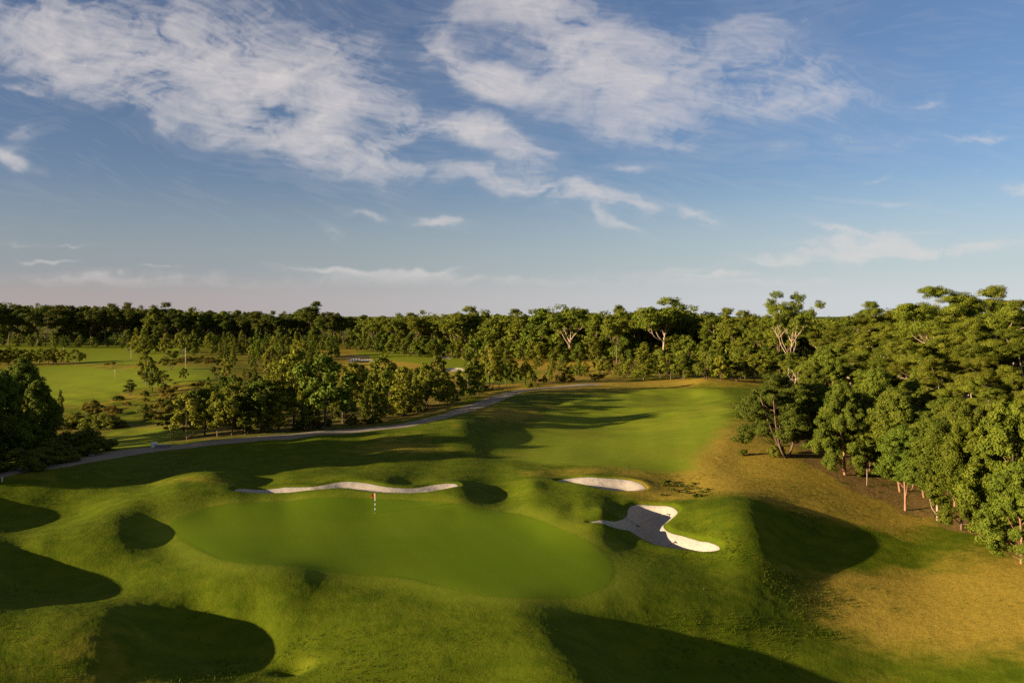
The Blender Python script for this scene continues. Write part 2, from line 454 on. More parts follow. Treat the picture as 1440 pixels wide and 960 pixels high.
# ------------------------------------------------------------------ the ground sheet: one survey grid, cut along the outlines into turf, sand, path and water
def build_ground(ncol=1150):
    t_in = np.linspace(-.66, .66, ncol)
    t_out = .66 + np.cumsum(np.geomspace(.004, .6, 34))
    t = np.concatenate([-t_out[::-1], t_in, t_out])
    y = np.concatenate([np.array([-300, -120, -40, -5, 15, 26, 34, 39]), np.arange(42, 60, .2), np.arange(60, 125, .26), np.arange(125, 200, .5), np.arange(200, 420, 1.2),
                        np.arange(420, 900, 6), np.geomspace(900, 12000, 40)])
    nt_, ny = len(t), len(y)
    s = np.maximum(np.abs(y), 30)
    X = t[None, :] * s[:, None]
    Y = np.repeat(y[:, None], nt_, 1)
    Z = base_height(X, Y)
    cut, masks = bunker_cut(X, Y)
    Z = Z + cut
    gsd = sdf(LOOPS['green'], X, Y, 14)
    # the putting surface itself is shaped smooth
    inner = gsd < 0
    ax_, ay_ = X[inner] / 20, (Y[inner] - 84) / 20
    M = np.stack([np.ones_like(ax_), ax_, ay_, ax_ * ay_, ax_ ** 2, ay_ ** 2], -1)
    co_ = np.linalg.lstsq(M, Z[inner], rcond=None)[0]
    ux_, uy_ = X / 20, (Y - 84) / 20
    near_ = gsd < 6
    smooth_ = np.where(near_, co_[0] + co_[1] * ux_ + co_[2] * uy_ + co_[3] * ux_ * uy_ + co_[4] * ux_ ** 2 + co_[5] * uy_ ** 2, Z)
    wg = .6 * sstep(2.5, -5.0, gsd)
    Z = Z * (1 - wg) + smooth_ * wg
    green = sstep(.4, -.4, gsd)
    collar = sstep(4.5, .5, gsd) * (1 - green)
    fair = np.zeros_like(X)
    for k in ('fairway', 'fairway_far', 'fairway_left', 'lawn_left', 'lawn_dip'):
        w = 2.5 if k == 'fairway' else 3
        fair = np.maximum(fair, sstep(w, -w, sdf(LOOPS[k], X, Y, 12) + 2.5 * (fbm(X * .15, Y * .15, 5, 2) - .5)))
    fair = np.maximum(fair, collar * .8)
    # dry, straw-coloured turf: the right-hand slope, mound crests, the far rough
    px = 720 + FPX * X / np.maximum(Y, 1)
    py = HORIZON + FPX * (CAM_Z - Z) / np.maximum(Y, 1)
    dry = .05 + .13 * sstep(110, 160, Y)

    def blob(cx, cy, rx, ry, a, rot=0.0):
        c, s_ = math.cos(rot), math.sin(rot)
        wx, wy = at_ground(cx, cy)
        u, v = X - wx, Y - wy
        return a * np.exp(-(((u * c + v * s_) / rx) ** 2 + ((-u * s_ + v * c) / ry) ** 2))

    def at_ground(cx, cy):
        return on_ground([(cx, cy)])[0]
    for b in ((1070, 672, 15, 11, .85), (1130, 690, 11, 9, .7), (1185, 705, 9, 7, .45), (1250, 730, 8, 6, .4), (1330, 765, 8, 6, .35), (1330, 850, 12, 7, .75), (1400, 800, 16, 8, .55), (1220, 835, 8, 7, .45), (1440, 870, 12, 12, .5),
              (1150, 772, 12, 7, -.5), (1250, 760, 16, 6, -.25), (1040, 640, 12, 22, .75), (1020, 600, 10, 20, .35), (60, 930, 8, 6, .14), (20, 890, 8, 6, .12), (60, 668, 14, 5, .35), (920, 690, 7, 5, .5), (840, 662, 14, 5, .25), (575, 632, 7, 4, .25), (470, 628, 18, 8, .1),
              (290, 672, 8, 4, .25), (700, 578, 14, 14, .35), (780, 545, 25, 15, .6), (930, 538, 30, 10, .5), (1000, 540, 18, 14, .3)):
        dry += blob(*b)
    beyond = sstep(238, 255, Y) * (1 - sstep(520, 620, Y))
    dry += beyond * (.2 + .5 * sstep(420, 560, px) - .45 * sstep(820, 900, px)) + sstep(170, 200, Y) * (px < 700) * .12
    dry = np.clip(dry, -.4, 1.1)
    edge = on_ground([(1100, 650), (1150, 668), (1200, 700), (1272, 728), (1340, 752), (1430, 790)])
    wood = np.vstack([edge, [[140, 70], [400, 60], [400, 420], [150, 300], [75, 230], [50, 160]]])
    litter = sstep(1.5, -6.0, sdf(wood, X, Y, 20) + 5 * (fbm(X * .2, Y * .2, 9, 3) - .5))
    left_bank = smooth_loop(on_ground([(150, 640), (240, 626), (320, 616), (420, 608), (520, 600), (600, 585), (660, 565), (640, 550), (500, 560), (350, 575), (250, 590), (0, 600), (0, 650)]), 4)
    litter = np.maximum(litter, .5 * sstep(2, -3, sdf(left_bank, X, Y, 15) + 6 * (fbm(X * .12, Y * .12, 21, 3) - .5)))
    litter = np.maximum(litter, sstep(4, -6, sdf(LOOPS['bare_hill'], X, Y, 15)))
    litter *= 1 - fair
    psd = np.abs(sdf(PATH, X, Y, 8, closed=False)) - (3.2 + .3 * sstep(-15, -40, X) + .5 * (fbm(X * .35, Y * .35, 3, 3) - .5))
    # ragged grass relief, none on the mown turf
    rough = (1 - green) * (1 - .85 * fair) * sstep(0, .8, np.minimum.reduce([psd] + [masks[k] for k in masks]))
    fade = 1 - sstep(220, 420, Y)
    Z = Z + fade * rough * (.055 * (fbm(X * 1.4, Y * 1.4, 31, 4, .65) - .5) + .08 * (fbm(X * .22, Y * .22, 41, 3) - .5)) + .10 * fade * (1 - green) * (fbm(X * .10, Y * .10, 51, 2) - .5) * sstep(0, 1, np.minimum.reduce([masks[k] for k in masks]))
    for k in masks:
        Z = Z + np.where(masks[k] < 0, .10 * (fbm(X * .9, Y * .9, 61, 3) - .5), 0)
    Z = Z + fair * fade * sstep(150, 175, Y) * 1.9 * (fbm(X * .05, Y * .075, 57, 3) - .5)
    # which face is what
    def cen(a):
        return .25 * (a[:-1, :-1] + a[1:, :-1] + a[:-1, 1:] + a[1:, 1:])
    owner = np.zeros((ny - 1, nt_ - 1), int)
    owner[cen(gsd) < 0] = 2
    fsd = {k: cen(sdf(LOOPS[k], X, Y, 6)) for k in ('fairway', 'fairway_far', 'fairway_left', 'lawn_left', 'lawn_dip', 'pond')}
    for i, k in enumerate(('fairway', 'fairway_far', 'fairway_left', 'lawn_left', 'lawn_dip')):
        owner[fsd[k] < 0] = 3 + i
    owner[cen(psd) < .1] = 1
    owner[fsd['pond'] < 0] = 9
    def touch(a):
        return np.minimum(np.minimum(a[:-1, :-1], a[1:, :-1]), np.minimum(a[:-1, 1:], a[1:, 1:]))
    for i, k in enumerate(BUNKERS):
        owner[touch(masks[k]) < .06] = 10 + i
    sand_edge = np.clip(np.minimum.reduce([masks[k] for k in masks]), -3, 3)
    path_edge = np.clip(psd, -3, 3)
    V = np.stack([X, Y, Z], -1).reshape(-1, 3)
    idx = np.arange(ny * nt_).reshape(ny, nt_)
    quads = np.stack([idx[:-1, :-1], idx[:-1, 1:], idx[1:, 1:], idx[1:, :-1]], -1)
    A = {'green': green.ravel(), 'fairway': fair.ravel(), 'dry': dry.ravel(), 'litter': litter.ravel(), 'sand_edge': sand_edge.ravel(), 'path_edge': path_edge.ravel()}
    spec = {
        0: ('ground', TURF, 'rolling rough grass of the golf course, green in the hollows and straw on the crests', 'ground'),
        1: ('path', GRAVEL, 'narrow pale gravel cart path winding along the left of the fairway', 'path'),
        2: ('putting_green', TURF, 'smooth closely mown putting green with a flag, in the foreground', 'putting green'),
        3: ('fairway', TURF, 'striped shadowed mown fairway running away beyond the oval bunker', 'fairway'),
        4: ('fairway', TURF, 'distant sunlit fairway strip with small bunkers behind the young trees', 'fairway'),
        5: ('fairway', TURF, 'sunlit fairway with a thin white flag at the far left', 'fairway'),
        6: ('lawn', TURF, 'farthest pale lawn below the dark wood at left', 'lawn'),
        7: ('lawn', TURF, 'small shaded lawn in the dip beside the path at left', 'lawn'),
        9: ('pond', water_material(), 'small dark pond below the wooden footbridge', 'pond'),
        10: ('sand_bunker', SAND, 'long wavy ribbon of white sand behind the putting green and flag', 'bunker'),
        11: ('sand_bunker', SAND, 'oval white sand bunker between putting green and fairway', 'bunker'),
        12: ('sand_bunker', SAND, 'star-shaped white sand bunker right of the putting green with rakes in it', 'bunker'),
        13: ('sand_bunker', SAND, 'larger of two small far sand bunkers beyond the young trees', 'bunker'),
        14: ('sand_bunker', SAND, 'tiniest white sand bunker on the distant fairway', 'bunker'),
    }
    for key, (name, mat, label, cat) in spec.items():
        f = quads[owner == key]
        if not len(f):
            print('EMPTY GROUND PIECE', name, label)
            continue
        used, inv = np.unique(f.ravel(), return_inverse=True)
        vv = V[used].copy()
        at = {k: a[used] for k, a in A.items()} if mat is TURF else None
        if key == 9:
            vv[:, 2] = vv[:, 2].min() + .1
        me = mesh_from(name, vv, inv, 4, mat, True, at)
        link(name, me, kind='structure', label=label, category=cat)


build_ground()


# ------------------------------------------------------------------ bark and leaf materials
def leaf_material(name, dark, light, trans=.25):
    m, nt, N, L = new_mat(name)
    g = G(nt)
    tint = g.attr('tint')
    rnd = g.n('ShaderNodeObjectInfo').outputs['Random']
    col = g.mix(tint, dark, light)
    hsv = g.n('ShaderNodeHueSaturation', {'Hue': g.math('ADD', .485, g.math('MULTIPLY', rnd, .03)), 'Saturation': 1.0, 'Value': g.math('ADD', .78, g.math('MULTIPLY', g.math('FRACT', g.math('MULTIPLY', rnd, 7.31)), .44)), 'Color': col}).outputs[0]
    p = g.n('ShaderNodeBsdfPrincipled', {'Base Color': hsv, 'Roughness': .55, 'Specular IOR Level': .06})
    t = g.n('ShaderNodeBsdfTranslucent', {'Color': hsv})
    mx = g.n('ShaderNodeMixShader', {0: trans, 1: p.outputs[0], 2: t.outputs[0]})
    L.new(mx.outputs[0], g.n('ShaderNodeOutputMaterial').inputs[0])
    return m


def bark_material(name, a, b):
    m, nt, N, L = new_mat(name)
    g = G(nt)
    pos = g.n('ShaderNodeTexCoord').outputs['Object']
    f = g.noise(g.n('ShaderNodeMapping', {'Vector': pos, 'Scale': (3, 3, .5)}).outputs[0], 1.2, 4, .65)
    p = g.n('ShaderNodeBsdfPrincipled', {'Base Color': g.mix(g.ramp(f, .35, .65), a, b), 'Roughness': .8, 'Specular IOR Level': .15})
    L.new(p.outputs[0], g.n('ShaderNodeOutputMaterial').inputs[0])
    return m


LEAF = {
    'gum': leaf_material('gum_leaves', (.046, .066, .006), (.165, .172, .015), .18),
    'round': leaf_material('eucalypt_leaves', (.038, .062, .006), (.138, .160, .015), .18),
    'soft': leaf_material('casuarina_needles', (.050, .078, .007), (.140, .168, .014), .2),
    'wattle': leaf_material('wattle_leaves', (.038, .054, .007), (.108, .118, .013), .2),
    'scrub': leaf_material('scrub_leaves', (.060, .080, .008), (.172, .175, .019), .25),
    'grove': leaf_material('grove_leaves', (.085, .104, .009), (.250, .245, .022), .25),
    'dark': leaf_material('dark_gum_leaves', (.028, .042, .006), (.105, .116, .013), .2),
    'golden': leaf_material('heath_leaves', (.100, .085, .012), (.24, .18, .028), .35),
}
BARK = {
    'pale': bark_material('pale_gum_bark', (.36, .27, .18), (.24, .165, .11)),
    'brown': bark_material('brown_bark', (.16, .10, .06), (.07, .045, .03)),
    'red': bark_material('reddish_bark', (.30, .16, .09), (.18, .095, .055)),
}


# ------------------------------------------------------------------ tree builder
class Tree:
    def __init__(self, seed):
        self.r = np.random.default_rng(seed)
        self.tv, self.tf, self.n = [], [], 0
        self.lv, self.lt = [], []

    def tube(self, pts, radii, seg=6):
        pts = np.asarray(pts, float)
        m = len(pts)
        tan = np.gradient(pts, axis=0)
        tan /= np.linalg.norm(tan, axis=1, keepdims=True) + 1e-9
        ref = np.array([1.0, .3, .1])
        u = np.cross(tan, ref)
        u /= np.linalg.norm(u, axis=1, keepdims=True) + 1e-9
        v = np.cross(tan, u)
        a = np.arange(seg) * 2 * math.pi / seg
        ring = pts[:, None] + (np.cos(a)[None, :, None] * u[:, None] + np.sin(a)[None, :, None] * v[:, None]) * np.asarray(radii)[:, None, None]
        self.tv.append(ring.reshape(-1, 3))
        for i in range(m - 1):
            for j in range(seg):
                k = (j + 1) % seg
                self.tf.append((self.n + i * seg + j, self.n + i * seg + k, self.n + (i + 1) * seg + k, self.n + (i + 1) * seg + j))
        self.n += m * seg

    def limb(self, a, b, r0, r1, bend=.12, steps=5, seg=5):
        a, b = np.asarray(a, float), np.asarray(b, float)
        t = np.linspace(0, 1, steps)[:, None]
        L_ = np.linalg.norm(b - a)
        off = self.r.normal(0, bend * L_, 3) * np.array([1, 1, .5])
        p = a + (b - a) * t + off * np.sin(math.pi * t) * (1 - .3 * t) + np.array([0, 0, -.10 * L_]) * np.sin(math.pi * t)
        self.tube(p, r0 + (r1 - r0) * np.linspace(0, 1, steps), seg)
        return p

    def leaves(self, clumps, per_area, size, lobes=.42, droop=.3, aspect=.5, openness=.0, shape_up=.25):
        """Leaf blades over clumps [(centre, (rx, ry, rz)), ...]; every clump is itself a bunch of smaller tufts."""
        r = self.r
        for c, rad in clumps:
            c, rad = np.asarray(c, float), np.asarray(rad, float)
            k = int(max(8, 15 + 5 * rad.max()))
            d = r.normal(0, 1, (k, 3))
            d[:, 2] += shape_up
            d /= np.linalg.norm(d, axis=1, keepdims=True)
            tuft = c + d * rad * r.uniform(.35, .98, (k, 1))
            tr = .78 * lobes * rad.mean() * r.uniform(.55, 1.4, k)
            area = 4 * math.pi * (rad[0] * rad[1] + rad[0] * rad[2] + rad[1] * rad[2]) / 3
            n = max(12, int(area * per_area / (size * size * aspect * .5)))
            w = tr ** 2 / (tr ** 2).sum()
            i = r.choice(k, n, p=w)
            e = r.normal(0, 1, (n, 3))
            e /= np.linalg.norm(e, axis=1, keepdims=True)
            rr = np.cbrt(r.uniform(.08, 1.0, (n, 1)))
            rr *= r.uniform(.8, 1.25, (n, 1))
            e = e * np.array([1.0, 1.0, .8])
            p = tuft[i] + e * rr * tr[i][:, None] * (rad / rad.mean()) ** .6
            if openness:
                keep = r.uniform(0, 1, n) > openness * (r.uniform(0, 1, k)[i] > .5)
                p, e, i = p[keep], e[keep], i[keep]
                n = len(p)
            out = (p - c) / rad
            out /= np.linalg.norm(out, axis=1, keepdims=True) + 1e-6
            nor = e * .6 + out * .7 + r.normal(0, .42, (n, 3))
            nor /= np.linalg.norm(nor, axis=1, keepdims=True) + 1e-9
            t = np.cross(nor, r.normal(0, 1, (n, 3)))
            t[:, 2] -= droop
            t -= nor * (t * nor).sum(1, keepdims=True)
            t /= np.linalg.norm(t, axis=1, keepdims=True) + 1e-9
            b = np.cross(nor, t)
            L_ = (size * r.uniform(.65, 1.35, n))[:, None]
            W_ = L_ * aspect * .5
            mid = p + nor * L_ * .08
            q = np.stack([p - t * L_ * .5, mid + b * W_, p + t * L_ * .5, mid - b * W_], 1)
            self.lv.append(q.reshape(-1, 3))
            tuft_tone = r.uniform(0, 1, k)[i]
            self.lt.append(np.repeat(np.clip(.15 + .45 * tuft_tone + .4 * r.uniform(0, 1, n), 0, 1), 4))

    def meshes(self, name, bark, leaf):
        tm = None
        if self.tv:
            tm = mesh_from(name + '_trunk', np.concatenate(self.tv), np.array(self.tf), 4, BARK[bark], True)
        lv = np.concatenate(self.lv)
        lm = mesh_from(name + '_crown', lv, np.arange(len(lv)), 4, LEAF[leaf], False, {'tint': np.concatenate(self.lt)})
        return tm, lm


def sph(az, el):
    return np.array([math.cos(az) * math.cos(el), math.sin(az) * math.cos(el), math.sin(el)])


# every builder returns meshes for a tree of about the given height, base at the origin (the trunk goes 0.6 below)
def gum(seed, h=24.0, leaf=.42, dens=1.5, spread=1.0, bare=.45, flat=.62, nlimb=5, bark='pale', seg=6, csize=1.0, thick=1.0, subs=3, open_=.12):
    T = Tree(seed)
    r = T.r
    fork = np.array([r.normal(0, .03 * h), r.normal(0, .03 * h), bare * h])
    T.limb((0, 0, -.6), fork, .017 * h * thick, .0115 * h * thick, .04, 7, seg + 1)
    tips = []
    a0 = r.uniform(0, 6.28)
    for i in range(nlimb):
        az = a0 + i * 2 * math.pi / nlimb + r.normal(0, .35)
        el = R(r.uniform(38, 66)) if i else R(80)
        ln = h * (1 - bare) * r.uniform(.52, .72) * (1.0 if i else 1.15)
        end = fork + sph(az, el) * ln * np.array([spread, spread, 1])
        st = fork - np.array([0, 0, r.uniform(0, .12) * h])
        p = T.limb(st, end, .0082 * h * thick, .0045 * h * thick, .10, 6, seg)
        for j in range(subs):
            az2, el2 = az + r.normal(0, .8), R(r.uniform(25, 70))
            s = p[r.integers(3, 6)]
            e2 = s + sph(az2, el2) * h * r.uniform(.10, .19) * np.array([spread, spread, .9])
            T.limb(s, e2, .0048 * h, .002 * h, .1, 4, seg - 1)
            tips.append(e2)
        tips.append(end)
    cl = []
    for t in tips:
        rx = h * r.uniform(.085, .125) * csize
        cl.append((t + np.array([0, 0, rx * .42]), (rx * r.uniform(.9, 1.25), rx * r.uniform(.9, 1.25), rx * flat * r.uniform(.8, 1.15))))
    T.leaves(cl, dens, leaf, lobes=.42, droop=.6, aspect=.42, shape_up=.3, openness=open_)
    return T, bark, 'gum'


def rounded(seed, h=11.5, leaf=.19, dens=1.5, wide=.26, clear=.18, bark='red', kind='round', taper=1.0, n=22, seg=6, open_=.0, stem=1.0):
    T = Tree(seed)
    r = T.r
    top = np.array([r.normal(0, .03 * h), r.normal(0, .03 * h), h * .86])
    p = T.limb((0, 0, -.6), top, .016 * h * stem, .004 * h, .02, 8, seg)
    cl = []
    for i in range(n):
        t = (i + .5) / n
        z = h * (clear + (.95 - clear) * (t ** .88))
        prof = math.sin(math.pi * min(1, .16 + .84 * t) ** .85) ** .7 if taper < .5 else (1 - t) ** .55 * min(1, .55 + 1.6 * t)
        rad = h * wide * prof * r.uniform(.55, .95)
        az = i * 2.399 + r.normal(0, .4)
        cr = h * r.uniform(.082, .125) * (.75 + .35 * prof)
        c = np.array([math.cos(az) * rad, math.sin(az) * rad, z]) + np.array([top[0], top[1], 0]) * t
        cl.append((c, (cr, cr, cr * r.uniform(.85, 1.25))))
        if i % 2 == 0 and rad > .5:
            k = min(7, max(1, int(7 * (z - cr) / (h * .86))))
            T.limb(p[k] if k < len(p) else p[-1], c, .0055 * h, .0015 * h, .06, 4, 4)
    cl.append((np.array([top[0], top[1], h * .93]), (h * .07,) * 3))
    T.leaves(cl, dens, leaf, lobes=.42, droop=.35, aspect=.5, shape_up=.35, openness=open_)
    return T, bark, kind


def conical(seed, h=9.0, leaf=.34, dens=1.3, wide=.20, kind='soft', bark='brown', n=20):
    T = Tree(seed)
    r = T.r
    p = T.limb((0, 0, -.5), (r.normal(0, .02 * h), r.normal(0, .02 * h), h * .95), .015 * h, .003 * h, .02, 6, 5)
    cl = []
    for i in range(n):
        t = i / (n - 1)
        z = h * (.12 + .84 * t)
        rad = h * wide * (1 - t) ** .75 * r.uniform(.6, 1.0)
        az = i * 2.399 + r.normal(0, .5)
        cr = h * (.10 - .055 * t) * r.uniform(.85, 1.2)
        cl.append(((math.cos(az) * rad, math.sin(az) * rad, z), (cr, cr, cr * 1.05)))
    T.leaves(cl, dens, leaf, lobes=.45, droop=.1, aspect=.30, shape_up=.5, openness=.25)
    return T, bark, kind


def spreading(seed, h=13.0, leaf=.34, dens=1.4, wide=.46, lean=-.25, kind='wattle', bark='brown', n=30):
    T = Tree(seed)
    r = T.r
    cl = []
    for s in range(4):
        top = np.array([lean * h * .55 + r.normal(0, .16 * h), r.normal(0, .14 * h), h * r.uniform(.5, .75)])
        p = T.limb((r.normal(0, .12), r.normal(0, .12), -.5), top, .015 * h, .006 * h, .05, 7, 6)
        for j in range(n // 4):
            az = r.uniform(0, 6.28)
            t = r.uniform(0, 1)
            zz = h * (.20 + .72 * t)
            rad = h * wide * (1 - .75 * t ** 1.8) * r.uniform(.3, 1.0)
            c = np.array([lean * h * .55 * min(1, zz / (h * .6)) + math.cos(az) * rad, math.sin(az) * rad * .85, zz])
            cr = h * r.uniform(.075, .125)
            cl.append((c, (cr * 1.35, cr * 1.35, cr * .6)))
            if j % 2 == 0:
                T.limb(p[r.integers(2, 6)], c, .005 * h, .0015 * h, .08, 4, 4)
    T.leaves(cl, dens, leaf, lobes=.42, droop=.2, aspect=.35, shape_up=.4, openness=.15)
    return T, bark, kind


def bushy(seed, h=2.5, leaf=.22, dens=1.3, kind='scrub', n=9, wide=.55):
    T = Tree(seed)
    r = T.r
    cl = []
    for i in range(n):
        az, rad = r.uniform(0, 6.28), h * wide * math.sqrt(r.uniform(0, 1))
        cr = h * r.uniform(.24, .36)
        z = max(cr * .6, h * (.72 - .5 * (rad / (h * wide)) ** 2) * r.uniform(.7, 1.1))
        cl.append(((math.cos(az) * rad, math.sin(az) * rad, z), (cr, cr, cr * .85)))
        T.limb((r.normal(0, .05 * h), r.normal(0, .05 * h), -.25), (math.cos(az) * rad, math.sin(az) * rad, z), .02 * h, .006 * h, .08, 4, 4)
    T.leaves(cl, dens, leaf, lobes=.45, droop=.1, aspect=.4, shape_up=.4, openness=.2)
    return T, 'brown', kind


PROTO = {}


def proto(key, made):
    T, bark, leaf = made
    tm, lm = T.meshes(key[0], bark, leaf)
    PROTO.setdefault(key[0], []).append((tm, lm, key[1]))


for i in range(4):
    proto(('tall_gum', 24.0), gum(100 + i, leaf=.25, csize=.95, dens=1.25, flat=.52, thick=1.15, spread=[1.0, 1.25, .85, 1.1][i], bare=[.45, .5, .4, .55][i], nlimb=[5, 6, 5, 4][i]))
for i in range(6):
    proto(('round_gum', 11.5), rounded(200 + i, wide=[.36, .30, .42, .34, .28, .40][i], clear=[.16, .24, .12, .2, .3, .14][i], n=[26, 24, 32, 26, 22, 30][i]))
for i in range(5):
    proto(('slim_gum', 12.0), rounded(260 + i, h=12, wide=[.22, .19, .24, .20, .17][i], clear=[.26, .32, .22, .36, .30][i], n=[26, 22, 28, 22, 20][i], leaf=.18, open_=.15, stem=.66, bark=['red', 'pale', 'red', 'red', 'red'][i]))
proto(('lone_gum', 30.0), gum(301, h=30, leaf=.34, dens=.85, spread=.72, bare=.40, nlimb=6, flat=.85, csize=.62, thick=.55, open_=.3))
for i in range(2):
    proto(('wattle', 13.0), spreading(400 + i, n=52, leaf=.26, dens=1.5))
for i in range(3):
    proto(('casuarina', 12.0), rounded(500 + i, h=12, leaf=.22, dens=1.5, wide=.38, clear=.06, bark='brown', kind='soft', n=34))
# middle distance: fewer, larger blades
for i in range(6):
    proto(('mid_round', 10.0), rounded(600 + i, h=10, leaf=.42, dens=1.15, wide=[.40, .36, .46, .38, .48, .34][i], clear=[.2, .16, .24, .2, .28, .14][i], bark='brown', kind=['grove', 'scrub', 'round', 'grove', 'gum', 'grove'][i], n=18, seg=5, open_=.15))
for i in range(3):
    proto(('mid_cone', 9.0), conical(700 + i, leaf=.40, dens=1.0, kind=['grove', 'scrub', 'soft'][i]))
for i in range(3):
    proto(('mid_wattle', 7.0), spreading(750 + i, h=7, leaf=.36, dens=1.0, wide=.5, lean=[-.1, .1, 0][i], kind=['scrub', 'wattle', 'scrub'][i], n=20))
# far wood
for i in range(5):
    far = gum(800 + i, h=22, leaf=.62, dens=.95, bare=[.35, .4, .3, .45, .36][i], flat=.7, nlimb=5, seg=4, spread=[.9, 1.1, .8, 1.0, .95][i])
    proto(('far_gum', 22.0), (far[0], 'brown', 'gum'))
    proto(('far_pale', 22.0), (far[0], 'pale', 'gum'))
    proto(('far_dark', 22.0), (far[0], 'brown', 'dark'))
for i in range(3):
    proto(('far_round', 14.0), rounded(850 + i, h=14, leaf=.6, dens=1.0, wide=.3, clear=.1, bark='brown', kind=['round', 'gum', 'soft'][i], n=16, seg=4))
for i in range(4):
    proto(('bush', 2.5), bushy(900 + i))
for i in range(3):
    proto(('heath', 2.0), bushy(950 + i, h=2.0, kind='golden', n=8, wide=.7))


def place(kind, x, y, h, name, label, cat, group=None, wide=1.0, var=None, rot=None, z=None, parts=True):
    """One tree of its own: an Empty at its foot with trunk and crown."""
    lib = PROTO[kind]
    tm, lm, h0 = lib[rng.integers(len(lib)) if var is None else var % len(lib)]
    s = h / h0
    e = bpy.data.objects.new(name, None) if parts else bpy.data.objects.new(name, lm)
    C.objects.link(e)
    e.empty_display_size = .5
    e.location = (x, y, (ground_z(x, y) if z is None else z))
    e.rotation_euler = (0, 0, rng.uniform(0, 6.28) if rot is None else rot)
    e.scale = (s * wide, s * wide, s)
    e['label'], e['category'] = label, cat
    if group:
        e['group'] = group
    if parts:
        if tm is not None:
            link('trunk', tm, e)
        link('crown', lm, e)
    elif tm is not None:
        link('trunk', tm, e)
    return e


# ------------------------------------------------------------------ planting plan
def tree_on(kind, px, base, top, name, label, cat='tree', group=None, **kw):
    """A tree whose foot shows at (px, base) and whose top shows at row top."""
    x, y = on_ground([(px, base)])[0]
    z = ground_z(x, y)
    _, zt = at_y(px, top, y)
    return place(kind, x, y, max(zt - z, .35), name, label, cat, group, z=z, **kw)


def tree_at(kind, px, top, y, name, label, cat='tree', group=None, **kw):
    """A tree y metres away whose top shows at (px, top), its foot hidden."""
    x, zt = at_y(px, top, y)
    z = ground_z(x, y)
    return place(kind, x, y, max(zt - z, 2.0), name, label, cat, group, z=z, **kw)


# --- front row of the right-hand wood
G1 = 'trees along the near edge of the right-hand wood'
tree_on('wattle', 1106, 643, 519, 'wattle_tree', 'dark spreading tree leaning left over the grass at the corner of the right wood', group=G1, wide=1.05, rot=.1, var=0)
for px, base, top, wd, var, kind, lab in [
    (1143, 634, 521, 1.15, 2, 'slim_gum', 'upright green gum tree directly behind the leaning dark tree'),
    (1188, 668, 538, 1.0, 2, 'round_gum', 'broad billowing gum tree with a thick reddish foot at the edge of the right wood'),
    (1207, 667, 552, 1.1, 0, 'slim_gum', 'gum tree close against the right side of the broad billowing gum'),
    (1237, 652, 520, 1.1, 1, 'slim_gum', 'gum tree with bare upper stem standing back in shade behind the grey post'),
    (1267, 692, 546, 1.2, 3, 'slim_gum', 'slim gum tree with a separate round top right of the dark gap in the wood'),
    (1273, 718, 600, 1.5, 3, 'slim_gum', 'low slim gum tree on a bare pale stem in front of the dark gap'),
    (1301, 700, 578, 1.25, 0, 'slim_gum', 'gum tree leaning its crown over the shade between two bare stems'),
    (1319, 731, 590, 1.3, 1, 'slim_gum', 'gum tree with the tallest bare pale stem at the edge of the wood'),
    (1342, 712, 566, 1.2, 2, 'slim_gum', 'tapering bright gum tree left of the round topped bright gum'),
    (1378, 716, 562, .9, 5, 'round_gum', 'round topped bright gum tree rising behind the fluffy casuarinas'),
    (1436, 792, 652, 1.1, 2, 'round_gum', 'large leaved low tree at the right edge of the picture, nearest of the wood'),
]:
    tree_on(kind, px, base, top, 'gum_tree', lab, group=G1, wide=wd, var=var)
for px, base, top in [(1166, 646, 545), (1176, 652, 560), (1222, 662, 566), (1230, 668, 590), (1244, 672, 585), (1252, 664, 560), (1258, 676, 600), (1284, 684, 572), (1216, 650, 540), (1292, 690, 600), (1331, 716, 600), (1152, 640, 540)]:
    tree_on('slim_gum', px, base, top, 'gum_tree', 'thin young gum on a pale stem in the shade just inside the right wood', 'tree', 'thin young gums just inside the edge of the right wood', wide=.8)
for px, base, top, wd, var, lab in [
    (1352, 745, 590, .85, 0, 'fluffy dark green casuarina with foliage down to the ground, second from the right'),
    (1416, 758, 566, 1.0, 1, 'tallest fluffy casuarina at the right edge, behind the large leaved low tree'),
]:
    tree_on('casuarina', px, base, top, 'casuarina_tree', lab, group=G1, wide=wd, var=var)

